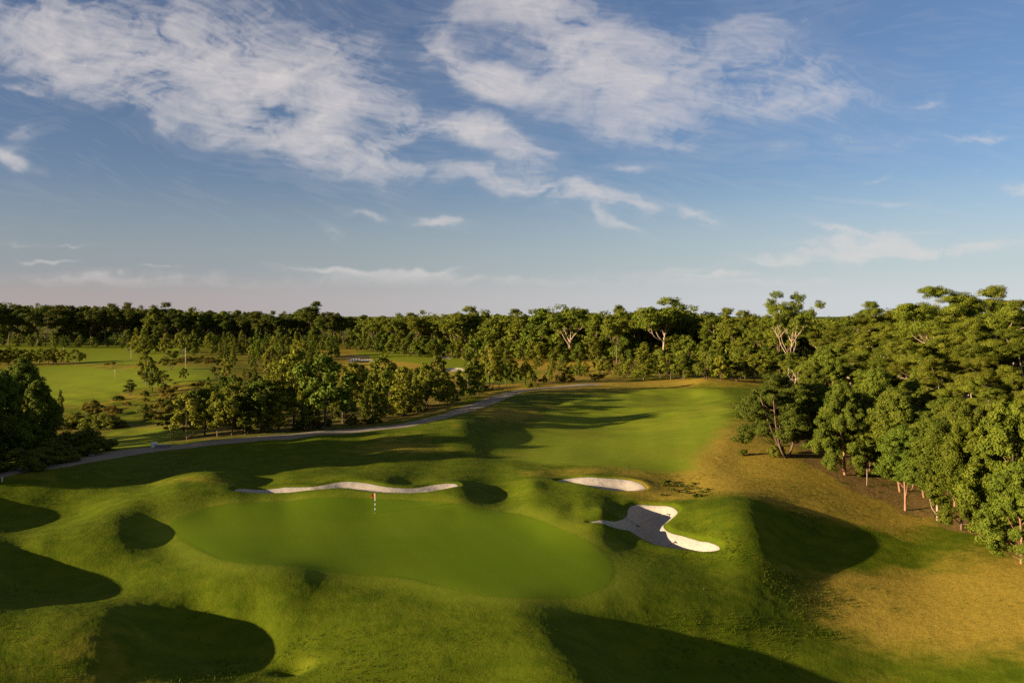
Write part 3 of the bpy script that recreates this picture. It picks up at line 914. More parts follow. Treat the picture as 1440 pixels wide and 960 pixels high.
# --- tall gums behind
G2 = 'tall pale-limbed gums of the right-hand wood'
tree_at('lone_gum', 1106, 398, 205, 'lone_gum_tree', 'tallest gum tree standing clear of the skyline with pale branching limbs', group=G2, var=0, rot=.6, wide=.88)
for px, top, y, var, lab in [
    (1338, 414, 158, 1, 'umbrella crowned gum rising against the sky above the right wood'),
    (1398, 419, 176, 0, 'gum with flat dark top on the skyline near the right edge'),
    (1440, 424, 168, 2, 'gum on the skyline cut by the right edge of the picture'),
    (1241, 432, 238, 3, 'small topped gum poking above the middle of the right wood skyline'),
    (1206, 447, 250, 0, 'distant gum where the right wood skyline starts to climb'),
    (1270, 440, 212, 1, 'gum on the skyline just left of the umbrella crowned gum'),
    (1302, 446, 190, 2, 'gum with half hidden crown left below the umbrella crowned gum'),
    (1160, 463, 222, 3, 'gum just right of the tallest lone gum'),
    (1322, 470, 148, 1, 'gum with wide crown and pale forked limbs below the umbrella crowned gum'),
    (1378, 462, 150, 0, 'gum with bright forked limbs in the middle of the right wood'),
    (1425, 474, 140, 1, 'gum with pale trunk and limbs by the right edge, high in the wood'),
    (1282, 492, 150, 3, 'gum with long slanting pale limb left in the right wood'),
    (1336, 512, 132, 1, 'gum with low flat crown and fan of pale limbs above the slim front gums'),
    (1392, 505, 134, 2, 'gum with low crown and thick pale limbs above the casuarinas'),
    (1436, 528, 124, 0, 'lowest gum with bare pale forks at the right edge'),
    (1232, 486, 162, 0, 'gum over the broad billowing gum, crown lit from the left'),
    (1180, 492, 176, 2, 'gum above the upright green gum behind the leaning tree'),
    (1292, 536, 130, 2, 'gum half hidden behind the slim front gums of the right wood'),
    (1352, 540, 124, 3, 'gum half hidden between the umbrella gums and the fluffy casuarinas'),
    (1127, 500, 182, 1, 'gum below the tallest lone gum, over the leaning tree'),
]:
    tree_at('tall_gum', px, top, y, 'gum_tree', lab, group=G2, var=var, wide=1.1 if y < 200 else 1.0)

GAPS = smooth_loop(on_ground([(1095, 640), (1135, 632), (1180, 664), (1235, 652), (1262, 688), (1312, 702), (1372, 720), (1425, 770)]), 3, False)


def env(px, table):
    xs, ys = zip(*table)
    return float(np.interp(px, xs, ys))


ENV_R = [(1040, 452), (1120, 505), (1160, 480), (1200, 462), (1240, 448), (1300, 450), (1340, 440), (1440, 440), (1700, 430)]
n = 0
while n < 54:
    y = 105 + 175 * rng.uniform() ** 1.2
    x0 = np.interp(y, [95, 109, 125, 140, 170, 200, 280], [60, 53, 50, 47, 52, 60, 84])
    x = x0 + rng.uniform(3, 75)
    px = 720 + FPX * x / y
    if px > 1600:
        continue
    hmax = CAM_Z - (env(px, ENV_R) - HORIZON) * y / FPX - ground_z(x, y)
    if y < 128:
        if rng.uniform() < .5:
            continue
        h, kind, nm = rng.uniform(8, 11.5), 'round_gum', 'gum_tree'
    elif rng.uniform() < .55:
        h, kind, nm = hmax * rng.uniform(.78, .99), 'tall_gum', 'gum_tree'
    else:
        h, kind, nm = rng.uniform(10, 15), 'round_gum', 'gum_tree'
    h = min(h, hmax)
    if h < 6:
        continue
    place(kind, x, y, h, nm, 'gum tree inside the right wood, its crown partly hidden by the others', 'tree', 'gum crowns filling the inside of the right-hand wood', wide=rng.uniform(1.05, 1.35))
    n += 1

# --- shrubs at the feet of that wood and on its slope
tree_on('bush', 1045, 640, 630, 'bush', 'small round bush alone on the dry grass left of the leaning tree', 'bush', wide=1.1, var=0)
tree_on('bush', 1091, 642, 618, 'bush', 'leafy low bush under the trunk of the leaning dark tree', 'bush', wide=.7, var=1)
G3 = 'low scrub in the shade under the right-hand wood'
for i in range(16):
    k = rng.integers(6, len(GAPS) - 2)
    x, y = GAPS[k] + np.array([rng.uniform(1.5, 9), rng.uniform(-1, 4)])
    place(['bush', 'heath'][int(rng.uniform() < .5)], x, y, rng.uniform(.6, 1.5), 'scrub_bush', 'brownish low scrub bush in the shade between the stems of the right wood', 'bush', G3, wide=rng.uniform(.9, 1.5))

for i in range(22):
    px, py = rng.uniform(928, 995), rng.uniform(677, 699)
    tree_on('bush', px, py, py - rng.uniform(3, 6), 'tussock', 'dark tussock in the scrubby hollow right of the oval bunker', 'tussock', 'dark tussocks in the hollow right of the oval bunker', wide=1.3)

# --- big trees behind the end of the fairway
G4 = 'tall gums standing at the far end of the fairway'
for px, top, y, kind, wd, var, lab in [
    (801, 430, 402, 'far_pale', 1.25, 1, 'large gum with pale forked trunk at the far wood, left of the fairway end'),
    (778, 441, 420, 'far_pale', 1.1, 0, 'gum leaning left beside the pale forked gum of the far wood'),
    (840, 438, 392, 'far_gum', 1.2, 2, 'dense gum just right of the pale forked gum of the far wood'),
    (868, 446, 372, 'far_gum', 1.0, 3, 'lower gum between the pale forked gum and the great spreading gum'),
    (893, 441, 386, 'far_gum', 1.1, 4, 'dark gum close left of the great spreading gum'),
    (934, 429, 372, 'far_pale', 1.5, 3, 'great spreading gum with bright straight trunk beyond the bare hill'),
    (966, 437, 392, 'far_gum', 1.1, 2, 'dark domed gum behind the right half of the great spreading gum'),
    (1006, 441, 362, 'far_pale', 1.25, 0, 'gum with reddish bare trunks right of the great spreading gum'),
    (1040, 445, 350, 'far_gum', 1.1, 3, 'shaded gum above the right end of the fairway'),
    (1072, 447, 330, 'far_gum', 1.2, 4, 'shaded gum left behind the tallest lone gum'),
    (1098, 452, 300, 'far_gum', 1.2, 2, 'shaded gum directly behind the foot of the tallest lone gum'),
]:
    tree_at(kind, px, top, y, 'gum_tree', lab, group=G4, wide=wd, var=var, rot=var * 1.3)
G5 = 'dark trees in a row behind the fairway end'
for px, base, top, kind, wd, var, lab in [
    (906, 534, 481, 'mid_cone', 1.5, 0, 'dark cone-shaped tree in the middle of the row behind the fairway end'),
    (938, 532, 503, 'mid_round', 1.1, 0, 'small round tree right of the dark cone-shaped tree'),
    (962, 533, 499, 'mid_round', 1.2, 2, 'second round tree right of the dark cone-shaped tree'),
    (990, 533, 494, 'mid_round', 1.2, 1, 'yellowish tree behind the rounded mound of the fairway end'),
    (1014, 535, 500, 'mid_round', 1.1, 5, 'shaded tree right behind the rounded mound of the fairway end'),
    (1036, 536, 505, 'mid_wattle', 1.0, 1, 'pale feathery tree in front of the dark wood at the fairway end'),
    (1062, 538, 498, 'mid_round', 1.2, 4, 'shaded tree touching the leaning tree at the right of the fairway end'),
    (884, 532, 505, 'mid_round', 1.0, 3, 'low tree close left of the dark cone-shaped tree'),
    (875, 531, 497, 'mid_cone', .9, 1, 'small pointed tree on the front of the bare hill'),
    (845, 532, 508, 'mid_round', 1.1, 0, 'round bushy tree on the bare ground left of the bare hill'),
    (815, 534, 514, 'mid_round', 1.3, 4, 'dark squat round tree beside the end of the cart path'),
    (792, 538, 509, 'mid_wattle', .9, 2, 'thin spreading tree on a leaning stem near the end of the cart path'),
]:
    tree_on(kind, px, base, top, 'mound_tree', lab, group=G5, wide=wd * 1.25, var=var)
for i in range(17):
    px = 918 + i * 11 + rng.uniform(-4, 4)
    tree_on('mid_round', px, rng.uniform(529, 534), rng.uniform(488, 512), 'mound_tree', 'dark tree in the unbroken shaded row behind the fairway end', 'tree', 'shaded trees closing the row behind the fairway end', wide=1.5, var=[3, 1, 4][i % 3])
for i in range(14):
    px = 742 + i * 10.5 + rng.uniform(-4, 4)
    base_ = rng.uniform(517, 530)
    tree_on('mid_round', px, base_, base_ - rng.uniform(12, 24), 'mound_tree', 'small tree in the loose belt between the cart path end and the far wood', 'tree', 'small trees between the cart path end and the far wood', wide=1.2)
G6 = 'staked saplings on the mulch beside the cart path'
for px, base, top in [(752, 541, 524), (766, 540, 526), (773, 538, 519), (783, 538, 527), (745, 536, 515)]:
    tree_on('mid_round', px, base, top, 'sapling', 'young sapling on a thin dark stem among others beside the end of the cart path', 'sapling', G6, wide=.8)

# --- trees along the left of the cart path
G7 = 'trees along the left side of the cart path'
for px, base, top, kind, wd, var, lab in [
    (243, 613, 574, 'mid_wattle', .9, 0, 'low olive tree nearest the white box beside the path'),
    (263, 618, 558, 'mid_round', 1.25, 0, 'leafy tree on several stems above the white box beside the path'),
    (287, 612, 550, 'mid_round', 1.2, 2, 'rounded tree second in the row right of the white box'),
    (306, 614, 556, 'mid_round', 1.1, 3, 'tree on pale splayed stems in the row right of the white box'),
    (325, 612, 544, 'mid_round', 1.3, 4, 'dark domed tree in the middle of the row along the path'),
    (345, 611, 548, 'mid_round', 1.2, 1, 'dark tree over reddish litter in the row along the path'),
    (368, 608, 538, 'mid_round', 1.35, 2, 'wide dark tree with pale shrubs at its foot along the path'),
    (392, 607, 536, 'mid_round', 1.2, 5, 'dark tree left of the two tall trees along the path'),
    (412, 603, 500, 'mid_round', 1.1, 3, 'left one of two tall full trees over the middle of the path'),
    (455, 602, 506, 'mid_round', 1.3, 2, 'big dark full tree standing foremost over the middle of the path'),
    (437, 604, 560, 'mid_round', 1.1, 0, 'low bright tree at the left foot of the big dark full tree'),
    (482, 596, 540, 'mid_round', 1.1, 1, 'tree tucked against the right side of the big dark full tree'),
    (497, 588, 515, 'mid_round', 1.25, 0, 'broad olive tree behind the orange shrubs by the path'),
    (520, 592, 532, 'mid_cone', 1.2, 2, 'thin stemmed tree over the orange shrubs by the path'),
    (541, 590, 548, 'mid_cone', 1.1, 0, 'dark narrow tree right of the orange shrubs'),
    (535, 578, 505, 'mid_round', 1.1, 4, 'tall olive tree behind the dark narrow tree'),
    (566, 586, 520, 'mid_round', 1.0, 5, 'feathery tree between the orange shrubs and the paired dark trees'),
    (585, 582, 533, 'mid_cone', 1.1, 1, 'greenish pointed tree left of the dark round tree by the path'),
    (601, 575, 516, 'mid_round', 1.15, 3, 'dark round tree where the path starts to climb'),
    (617, 566, 504, 'mid_round', .9, 1, 'tall dark tree in front of the far bunkers'),
    (629, 569, 526, 'mid_cone', 1.2, 0, 'pale green tree close to the climbing path'),
    (643, 566, 523, 'mid_round', .9, 3, 'small dark upright tree beside the climbing path'),
    (662, 560, 484, 'mid_cone', 1.25, 1, 'tallest slender tree over the climbing path'),
    (672, 556, 510, 'mid_round', .9, 5, 'narrow tree at the right foot of the tallest slender tree'),
    (689, 548, 488, 'mid_round', 1.05, 0, 'full olive tree right of the tallest slender tree'),
    (702, 545, 508, 'mid_round', 1.0, 2, 'brownish tree at the bend of the path'),
    (712, 542, 494, 'mid_cone', 1.0, 2, 'pointed olive tree right of the full olive tree'),
    (722, 541, 508, 'mid_round', 1.1, 4, 'left one of two dark round trees above the top of the path'),
    (739, 540, 510, 'mid_round', 1.1, 3, 'right one of two dark round trees above the top of the path'),
]:
    tree_on(kind, px, base, top - .07 * (base - top), 'path_tree', lab, group=G7, wide=wd * 1.02, var=var)

FAIRS = [LOOPS[k] for k in ('fairway_far', 'fairway_left', 'pond', 'lawn_left', 'lawn_dip')]


def clear_of(x, y, pad=1.5):
    xx, yy = np.array([x]), np.array([y])
    if min(sdf(f, xx, yy, 30)[0] for f in FAIRS) < pad:
        return False
    return abs(sdf(PATH, xx, yy, 12, closed=False)[0]) > 3.5


def fill(poly_px, count, pick, seed):
    """Count plants over a pixel polygon of ground, clear of turf, pond and path."""
    r = np.random.default_rng(seed)
    loop = on_ground(poly_px)
    lo, hi = loop.min(0), loop.max(0)
    k = tries = 0
    while k < count and tries < count * 60:
        tries += 1
        # even over the picture: sample depth by its inverse
        y = 1 / r.uniform(1 / hi[1], 1 / lo[1])
        x = r.uniform(lo[0], hi[0])
        if sdf(loop, np.array([x]), np.array([y]), 1)[0] < 0 and clear_of(x, y):
            pick(x, y, r)
            k += 1


def mid_tree(x, y, r):
    kind = ['mid_round', 'mid_cone', 'mid_wattle'][r.choice(3, p=[.6, .28, .12])]
    px = 720 + FPX * x / y
    lim = env(px, [(200, 520), (330, 520), (400, 495), (470, 500), (500, 512), (640, 516), (700, 505), (760, 520)]) + r.uniform(0, 10)
    h = min(r.uniform(5, 11) * (1 if kind != 'mid_wattle' else .75), CAM_Z - (lim - HORIZON) * y / FPX - ground_z(x, y))
    if h < 2.5:
        return
    place(kind, x, y, h, 'grove_tree', 'olive tree deep in the grove between path and pond, partly hidden by others', 'tree', 'trees crowding the grove left of the path', wide=r.uniform(.95, 1.3))


fill([(235, 608), (330, 602), (440, 596), (560, 580), (640, 562), (690, 540), (700, 528), (640, 528), (560, 528), (520, 521), (455, 522), (400, 515), (330, 530), (300, 556), (250, 590)], 115, mid_tree, 5)


def back_tree(x, y, r):
    kind = ['mid_cone', 'mid_round', 'mid_cone'][r.integers(3)]
    place(kind, x, y, r.uniform(5, 11), 'pointed_tree', 'small pointed tree in the scattered planting below the far dark wood', 'tree', 'pointed trees scattered below the far dark wood', wide=r.uniform(.9, 1.25))


fill([(300, 500), (330, 490), (480, 492), (465, 515), (420, 518), (340, 524), (310, 515)], 46, back_tree, 6)
fill([(270, 489), (300, 482), (400, 484), (500, 485), (480, 492), (300, 496)], 26, back_tree, 7)
G8 = 'cone trees standing out against the far dark wood'
for px, top, y, lab in [
    (315, 466, 520, 'pointed tree left of a gap in the row against the far dark wood'), (340, 464, 500, 'leaning pointed tree in the row against the far dark wood'),
    (361, 462, 480, 'bushy pointed tree in the row against the far dark wood'), (392, 459, 470, 'tallest pointed tree in the row against the far dark wood'),
    (416, 466, 500, 'pointed tree just right of the tallest pointed tree against the far wood'), (466, 464, 480, 'single pointed tree on the small far lawn'),
    (300, 470, 500, 'first pointed tree at the left of the row against the far dark wood'),
]:
    tree_at('mid_cone', px, top, y, 'pointed_tree', lab, group=G8, wide=1.0)
G9 = 'trees round the far-left fairway'
for px, base, top, kind, wd, var, lab in [
    (205, 543, 492, 'mid_round', .85, 3, 'dark upright tree at the right end of the far left fairway'),
    (213, 552, 512, 'mid_round', .95, 4, 'dark round tree in front of the dark upright tree by the far left fairway'),
    (183, 556, 529, 'mid_wattle', 1.0, 1, 'small flat topped tree on the golden bank by the far left fairway'),
    (232, 545, 520, 'mid_wattle', 1.3, 0, 'low spreading tree right of the dark upright tree'),
    (240, 520, 489, 'mid_wattle', 1.1, 2, 'flat topped tree left of the tall white pole'),
    (305, 532, 506, 'mid_wattle', .9, 1, 'dark umbrella-shaped tree on a bare stem at the end of the lawn'),
    (317, 534, 504, 'mid_round', .9, 0, 'pale round tree beside the dark umbrella-shaped tree'),
    (258, 535, 517, 'mid_round', 1.0, 2, 'bright small tree right of the low spreading tree'),
    (180, 496, 463, 'mid_round', 1.2, 1, 'orange tinted tall tree at the left of the clump below the far wood'),
    (192, 498, 461, 'mid_cone', 1.4, 0, 'pointed tall tree in the clump below the far wood'),
    (204, 498, 466, 'mid_round', 1.3, 3, 'dark tree in the clump below the far wood'),
    (218, 497, 461, 'mid_cone', 1.3, 2, 'narrow tree right in the clump below the far wood'),
    (233, 498, 468, 'mid_round', 1.3, 5, 'round tree at the right of the clump below the far wood'),
    (256, 500, 466, 'mid_round', 1.3, 4, 'dark wide tree right of the clump below the far wood'),
    (272, 500, 464, 'mid_cone', 1.4, 1, 'pointed dark tree above the tall white pole'),
    (28, 486, 468, 'mid_wattle', 1.2, 0, 'pale topped tree at the far left below the dark wood'),
    (43, 487, 472, 'mid_round', 1.2, 2, 'second pale topped tree at the far left below the dark wood'),
    (75, 512, 479, 'mid_cone', 1.0, 0, 'upright tree in the dark strip of bushes at the far left'),
    (106, 514, 491, 'mid_round', 1.4, 4, 'dome shaped dark bush at the right end of the dark strip at the far left'),
]:
    tree_on(kind, px, base, top, 'fairway_tree', lab, group=G9, wide=wd, var=var)
for i, px in enumerate(range(-10, 100, 11)):
    tree_on('mid_round', px, 513, 487 + rng.uniform(0, 6), 'strip_tree', 'dark low tree in the close strip of trees along the far left fairway', 'tree', 'strip of dark low trees along the far left fairway', wide=1.5)
G10 = 'large dark trees at the left edge'
for px, base, top, wd, lab in [
    (6, 655, 520, .9, 'dark feathery tree cut by the left edge of the picture'),
    (32, 640, 506, .85, 'tallest dark feathery tree at the left edge'),
    (54, 646, 535, .85, 'dark feathery tree right of the tallest one at the left edge'),
]:
    tree_on('casuarina', px, base, top, 'casuarina_tree', lab, group=G10, wide=wd)
tree_on('mid_round', 38, 648, 560, 'gum_tree', 'yellowish slim tree on a pale stem in front of the dark feathery trees at left', group=G10, wide=.7, var=0)
tree_on('mid_cone', 86, 600, 548, 'sapling', 'thin pale green sapling right of the dark feathery trees at left', 'sapling', wide=.7, var=1)
for i, (px, base, top) in enumerate([(-45, 664, 505), (-95, 668, 500), (-150, 672, 500), (-130, 640, 490), (-60, 630, 505), (-230, 668, 490), (-430, 700, 560), (-500, 706, 560), (-570, 704, 550), (-650, 712, 560), (-72, 674, 530), (-125, 682, 520), (-190, 690, 530), (-255, 698, 530)]):
    tree_on('casuarina', px, base, top, 'casuarina_tree', 'dark feathery tree beyond the left edge of the picture', group='trees beyond the left edge', wide=1.15)
G11 = 'dark rounded bushes beside the path at left'
for px, base, top, wd in [(75, 648, 612, 1.5), (96, 642, 606, 1.5), (118, 640, 603, 1.5), (138, 634, 606, 1.3), (60, 655, 625, 1.4), (20, 660, 630, 1.5), (90, 650, 628, 1.3), (45, 662, 640, 1.2)]:
    tree_on('bush', px, base, top, 'bush', 'dark rounded bush in the shaded mass between the cart path and the feathery trees', 'bush', G11, wide=wd)
G12 = 'dark hedge-like bushes above the shaded lawn'
for px, base, top in [(92, 603, 579), (106, 602, 577), (120, 602, 578), (134, 602, 577), (148, 602, 580), (160, 602, 584)]:
    tree_on('bush', px, base, top, 'bush', 'dark bush in the close hedge-like row above the shaded lawn', 'bush', G12, wide=1.4)


def heath(x, y, r):
    gold = r.uniform() < .6
    place('heath' if gold else 'bush', x, y, r.uniform(1.2, 3.0), 'heath_bush' if gold else 'bush', 'golden brown heath bush on the bank below the far left fairway' if gold else 'low green bush on the bank below the far left fairway', 'bush', 'golden heath bushes on the left bank' if gold else 'green bushes on the left bank', wide=r.uniform(1.0, 1.6))


fill([(95, 580), (150, 568), (200, 550), (300, 540), (340, 545), (300, 575), (230, 600), (165, 600)], 46, heath, 8)


def heath2(x, y, r):
    gold = r.uniform() < .5
    place('heath' if gold else 'bush', x, y, r.uniform(.8, 2.0), 'heath_bush' if gold else 'bush', 'orange brown low bush under the trees along the path' if gold else 'low green bush under the trees along the path', 'bush', 'orange low bushes under the path trees' if gold else 'green low bushes under the path trees', wide=r.uniform(1.0, 1.5))


fill([(330, 612), (420, 606), (560, 592), (620, 576), (700, 548), (690, 542), (600, 566), (540, 582), (420, 598), (330, 604)], 44, heath2, 9)


def heath3(x, y, r):
    place('heath' if r.uniform() < .6 else 'bush', x, y, r.uniform(1.0, 2.4), 'heath_bush', 'low heath bush in the rough beyond the grove', 'bush', 'low heath bushes in the rough beyond the grove', wide=r.uniform(1.2, 1.8))


fill([(500, 530), (560, 526), (640, 532), (700, 530), (760, 528), (800, 520), (900, 530), (760, 545), (690, 545), (560, 545)], 34, heath3, 10)
fill([(480, 492), (600, 490), (760, 497), (860, 500), (1000, 505), (860, 495), (760, 491), (600, 484), (480, 486)], 40, heath3, 12)
fill([(110, 520), (180, 512), (240, 512), (300, 512), (330, 505), (250, 505), (130, 513)], 40, heath3, 13)
fill([(250, 560), (300, 545), (340, 530), (400, 520), (470, 522), (400, 540), (320, 566)], 40, heath3, 14)

# --- the far wood: its front trees one by one, the mass behind them as one
ENV_F = [(-120, 428), (0, 428), (60, 428), (100, 430), (200, 432), (250, 436), (320, 437), (400, 441), (430, 437), (470, 443), (540, 446), (580, 443), (640, 442), (700, 440), (750, 441), (800, 436), (860, 441), (930, 434), (1000, 442), (1060, 446), (1140, 452)]
DEP_F = [(-120, 640), (400, 640), (480, 600), (540, 540), (620, 500), (700, 460), (760, 430), (900, 400), (1000, 375), (1100, 330)]
px = -70.0
while px < 1100:
    y = env(px, DEP_F) * rng.uniform(.97, 1.06)
    left = px < 470
    top = env(px, ENV_F) + rng.normal(2.0, 3.4)
    tree_at('far_dark' if left and rng.uniform() < .8 else 'far_gum' if rng.uniform() < .45 else 'far_round', px, top, y, 'wood_tree',
            'dark gum tree in the front of the far wood on the left skyline' if left else 'sunlit gum tree in the front of the far wood on the central skyline',
            'tree', 'gum trees fronting the far wood at left' if left else 'gum trees fronting the far wood in the centre', wide=rng.uniform(1.0, 1.45))
    px += rng.uniform(9, 15)
px = -60.0
while px < 1090:
    y = env(px, DEP_F) * rng.uniform(.93, .98)
    b = ground_z(*np.array(at_y(px, 443, y))[[0]], y) if False else None
    x, _ = at_y(px, 443, y)
    place('far_round', x, y, rng.uniform(7, 14) * (.7 if px < 470 else 1), 'understorey_tree', 'lower leafy tree at the foot of the far wood', 'tree', 'lower trees at the foot of the far wood', wide=rng.uniform(1.1, 1.6), var=2 if px < 470 else None)
    px += rng.uniform(12, 22) if px < 470 else rng.uniform(7, 13)


def distant_wood():
    r = np.random.default_rng(77)
    V, T, n = [], [], 0
    src = []
    for kind in ('far_gum', 'far_round'):
        for tm, lm, h0 in PROTO[kind]:
            co_ = np.empty(len(lm.vertices) * 3, np.float32)
            lm.vertices.foreach_get('co', co_)
            ti = np.empty(len(lm.vertices), np.float32)
            lm.attributes['tint'].data.foreach_get('value', ti)
            q = co_.reshape(-1, 4, 3)
            keep = r.permutation(len(q))[:1300]
            c = q[keep].mean(1, keepdims=True)
            src.append(((q[keep] - c) * 1.9 + c, ti.reshape(-1, 4)[keep], h0))
    for row, k in ((0, 1.07), (1, 1.16), (2, 1.3), (3, 1.5)):
        p = -170.0
        while p < 1180:
            y = env(p, DEP_F) * k * r.uniform(.97, 1.03)
            x, zt = at_y(p, env(p, ENV_F) + r.normal(2.5, 2.0), y)
            z = ground_z(x, y)
            q, ti, h0 = src[r.integers(len(src))]
            s = max(zt - z, 8) / h0
            a = r.uniform(0, 6.28)
            rot = np.array([[math.cos(a), math.sin(a), 0], [-math.sin(a), math.cos(a), 0], [0, 0, 1]])
            V.append(((q.reshape(-1, 3) @ rot) * np.array([s * 1.35, s * 1.35, s]) + np.array([x, y, z])))
            T.append(ti.ravel())
            p += r.uniform(13, 22)
    # and on to the right, behind the near wood
    for i in range(90):
        y = r.uniform(300, 560)
        x = y * r.uniform(.28, .75)
        q, ti, h0 = src[r.integers(len(src))]
        s = r.uniform(.8, 1.0)
        V.append(q.reshape(-1, 3) * np.array([s * 1.35, s * 1.35, s]) + np.array([x, y, ground_z(x, y)]))
        T.append(ti.ravel())
    V = np.concatenate(V)
    me = mesh_from('distant_woodland', V, np.arange(len(V)), 4, LEAF['gum'], False, {'tint': np.concatenate(T)})
    link('distant_woodland', me, kind='stuff', label='unbroken dark woodland closing the horizon behind the front trees', category='woodland')


distant_wood()


# ------------------------------------------------------------------ things that stand about
import bmesh


def boxes(parts):
    """One mesh out of bevelled boxes (cx, cy, cz, sx, sy, sz[, rotation z])."""
    bm = bmesh.new()
    from mathutils import Matrix
    for p in parts:
        cx, cy_, cz, sx, sy, sz = p[:6]
        rot = Matrix.Rotation(p[6], 4, 'Z') if len(p) > 6 else Matrix()
        r_ = bmesh.ops.create_cube(bm, size=1.0, matrix=Matrix.Translation((cx, cy_, cz)) @ rot @ Matrix.Diagonal((sx, sy, sz, 1)))
        bmesh.ops.bevel(bm, geom=list({e for v in r_['verts'] for e in v.link_edges}), offset=min(sx, sy, sz) * .12, segments=1, affect='EDGES')
    me = bpy.data.meshes.new('m')
    bm.to_mesh(me)
    bm.free()
    return me


def tubes(parts, seg=10):
    """One mesh out of capped tapered tubes (a, b, ra, rb)."""
    bm = bmesh.new()
    from mathutils import Vector as V3
    for a, b, ra, rb in parts:
        a, b = V3(a), V3(b)
        q = (b - a).to_track_quat('Z', 'Y').to_matrix().to_4x4()
        q.translation = (a + b) / 2
        bmesh.ops.create_cone(bm, cap_ends=True, segments=seg, radius1=ra, radius2=rb, depth=(b - a).length, matrix=q)
    me = bpy.data.meshes.new('m')
    bm.to_mesh(me)
    bm.free()
    for p in me.polygons:
        p.use_smooth = len(p.vertices) == 4
    return me


def part(name, me, mat, parent, **kw):
    me.name = name
    me.materials.append(mat)
    return link(name, me, parent, **kw)


def base(name, loc, label, cat, group=None, rz=0.0):
    e = bpy.data.objects.new(name, None)
    C.objects.link(e)
    e.location, e.rotation_euler = loc, (0, 0, rz)
    e['label'], e['category'] = label, cat
    if group:
        e['group'] = group
    return e


WHITE = plain('white_paint', (.78, .76, .70), .45, .3, .08)
BLACK = plain('black_paint', (.02, .02, .02), .5, .3, .2)
RED = plain('red_cloth', (.38, .06, .02), .8, .1, .15)
TIMBER = plain('weathered_timber', (.22, .17, .12), .85, .15, .3, 3)
PALE_WOOD = plain('pale_timber', (.45, .38, .30), .8, .15, .2, 3)
STEEL = plain('grey_steel', (.30, .31, .31), .5, .4, .2)
STONE = plain('grey_stone', (.20, .19, .17), .9, .15, .3, 3)


def flag_cloth(length, drop, seed=0):
    r = np.random.default_rng(seed)
    nu, nv = 14, 7
    v = []
    for j in range(nv):
        for i in range(nu):
            u, w_ = i / (nu - 1), j / (nv - 1)
            v.append((-length * u * (.8 + .1 * w_), .06 * math.sin(5 * u + 1.2 * w_) * u, -drop * w_ - length * .55 * u * u - .04 * math.sin(6 * u)))
    f = [(j * nu + i, j * nu + i + 1, (j + 1) * nu + i + 1, (j + 1) * nu + i) for j in range(nv - 1) for i in range(nu - 1)]
    me = mesh_from('flag', v, np.array(f), 4, None, True)
    return me


def flagstick(px, py, top, label, flag_mat, bands, thick=.028, cloth=(.46, .36)):
    x, y = on_ground([(px, py)])[0]
    z = ground_z(x, y)
    _, zt = at_y(px, top, y)
    h = zt - z
    e = base('flagstick', (x, y, z), label, 'flagstick')
    pole = part('pole', tubes([((0, 0, -.15), (0, 0, h), thick, thick * .7)]), WHITE, e)
    for k in range(bands):
        a = h * (.06 + .17 * k * 1.35)
        part('band', tubes([((0, 0, a), (0, 0, a + h * .11), thick * 1.12, thick * 1.10)]), BLACK, pole)
    part('flag', flag_cloth(*cloth), flag_mat, e).location = (-thick * .8, 0, h * .985)
    part('cup', tubes([((0, 0, -.1), (0, 0, .012), .054, .054)], 16), WHITE, e)
    return e


flagstick(527.5, 722, 693, 'black and white banded flagstick with a drooping red flag on the near putting green', RED, 3, .03)
flagstick(161.5, 530, 520, 'tiny white flagstick on the sunlit far left fairway', WHITE, 0, .022, (.34, .26))


def stick(px, py, top, name, label, cat, r0, mat, group=None, cap=False, arm=False):
    x, y = on_ground([(px, py)])[0]
    z = ground_z(x, y)
    _, zt = at_y(px, top, y)
    h = zt - z
    e = base(name, (x, y, z), label, cat, group)
    part('shaft', tubes([((0, 0, -.3), (0, 0, h), r0, r0 * .75)]), mat, e)
    if cap:
        part('cap', tubes([((0, 0, h), (0, 0, h + r0 * 1.2), r0 * 1.15, r0 * .4)]), mat, e)
    if arm:
        part('crossarm', boxes([(0, 0, h * .93, 1.6, .12, .12)]), TIMBER, e)
    return e


stick(261, 517, 489, 'utility_pole', 'tallest thin white pole, at the end of the lawn left of the grove', 'pole', .11, PALE_WOOD, cap=True)
stick(184.5, 508, 488, 'utility_pole', 'thin white pole below the clump of trees on the far lawn', 'pole', .10, PALE_WOOD, cap=True)
stick(90, 512, 488, 'utility_pole', 'pale grey pole before the dark strip of trees at the far left', 'pole', .10, PALE_WOOD, cap=True)
stick(1219, 683, 660, 'fence_post', 'thin pale grey post at the edge of the right wood between the tree stems', 'post', .07, TIMBER, cap=True)
stick(3, 677, 671, 'marker_stake', 'short white stake on the ridge by the cart path at the left edge', 'stake', .06, WHITE, cap=True)
stick(884, 659, 656.5, 'distance_marker', 'tiny dark stake on the fairway above the oval bunker', 'stake', .10, BLACK, cap=True)

# white box and grey headwall beside the cart path
x, y = on_ground([(217, 629)])[0]
z = ground_z(x, y)
e = base('service_box', (x, y, z), 'small white service box beside the cart path under the path trees', 'box', rz=.25)
part('cabinet', boxes([(0, 0, .36, .85, .6, .85)]), WHITE, e)
part('lid', boxes([(0, 0, .82, .95, .7, .08)]), WHITE, e)
part('plinth', boxes([(0, 0, -.06, 1.0, .75, .14)]), STONE, e)
x, y = on_ground([(229, 629)])[0]
z = ground_z(x, y)
e = base('drain_headwall', (x, y, z), 'low blue grey stone headwall right of the white service box', 'headwall', rz=.2)
part('wall', boxes([(0, 0, .12, 2.4, .3, .6)]), STONE, e)
part('coping', boxes([(0, 0, .46, 2.55, .42, .1)]), STEEL, e)


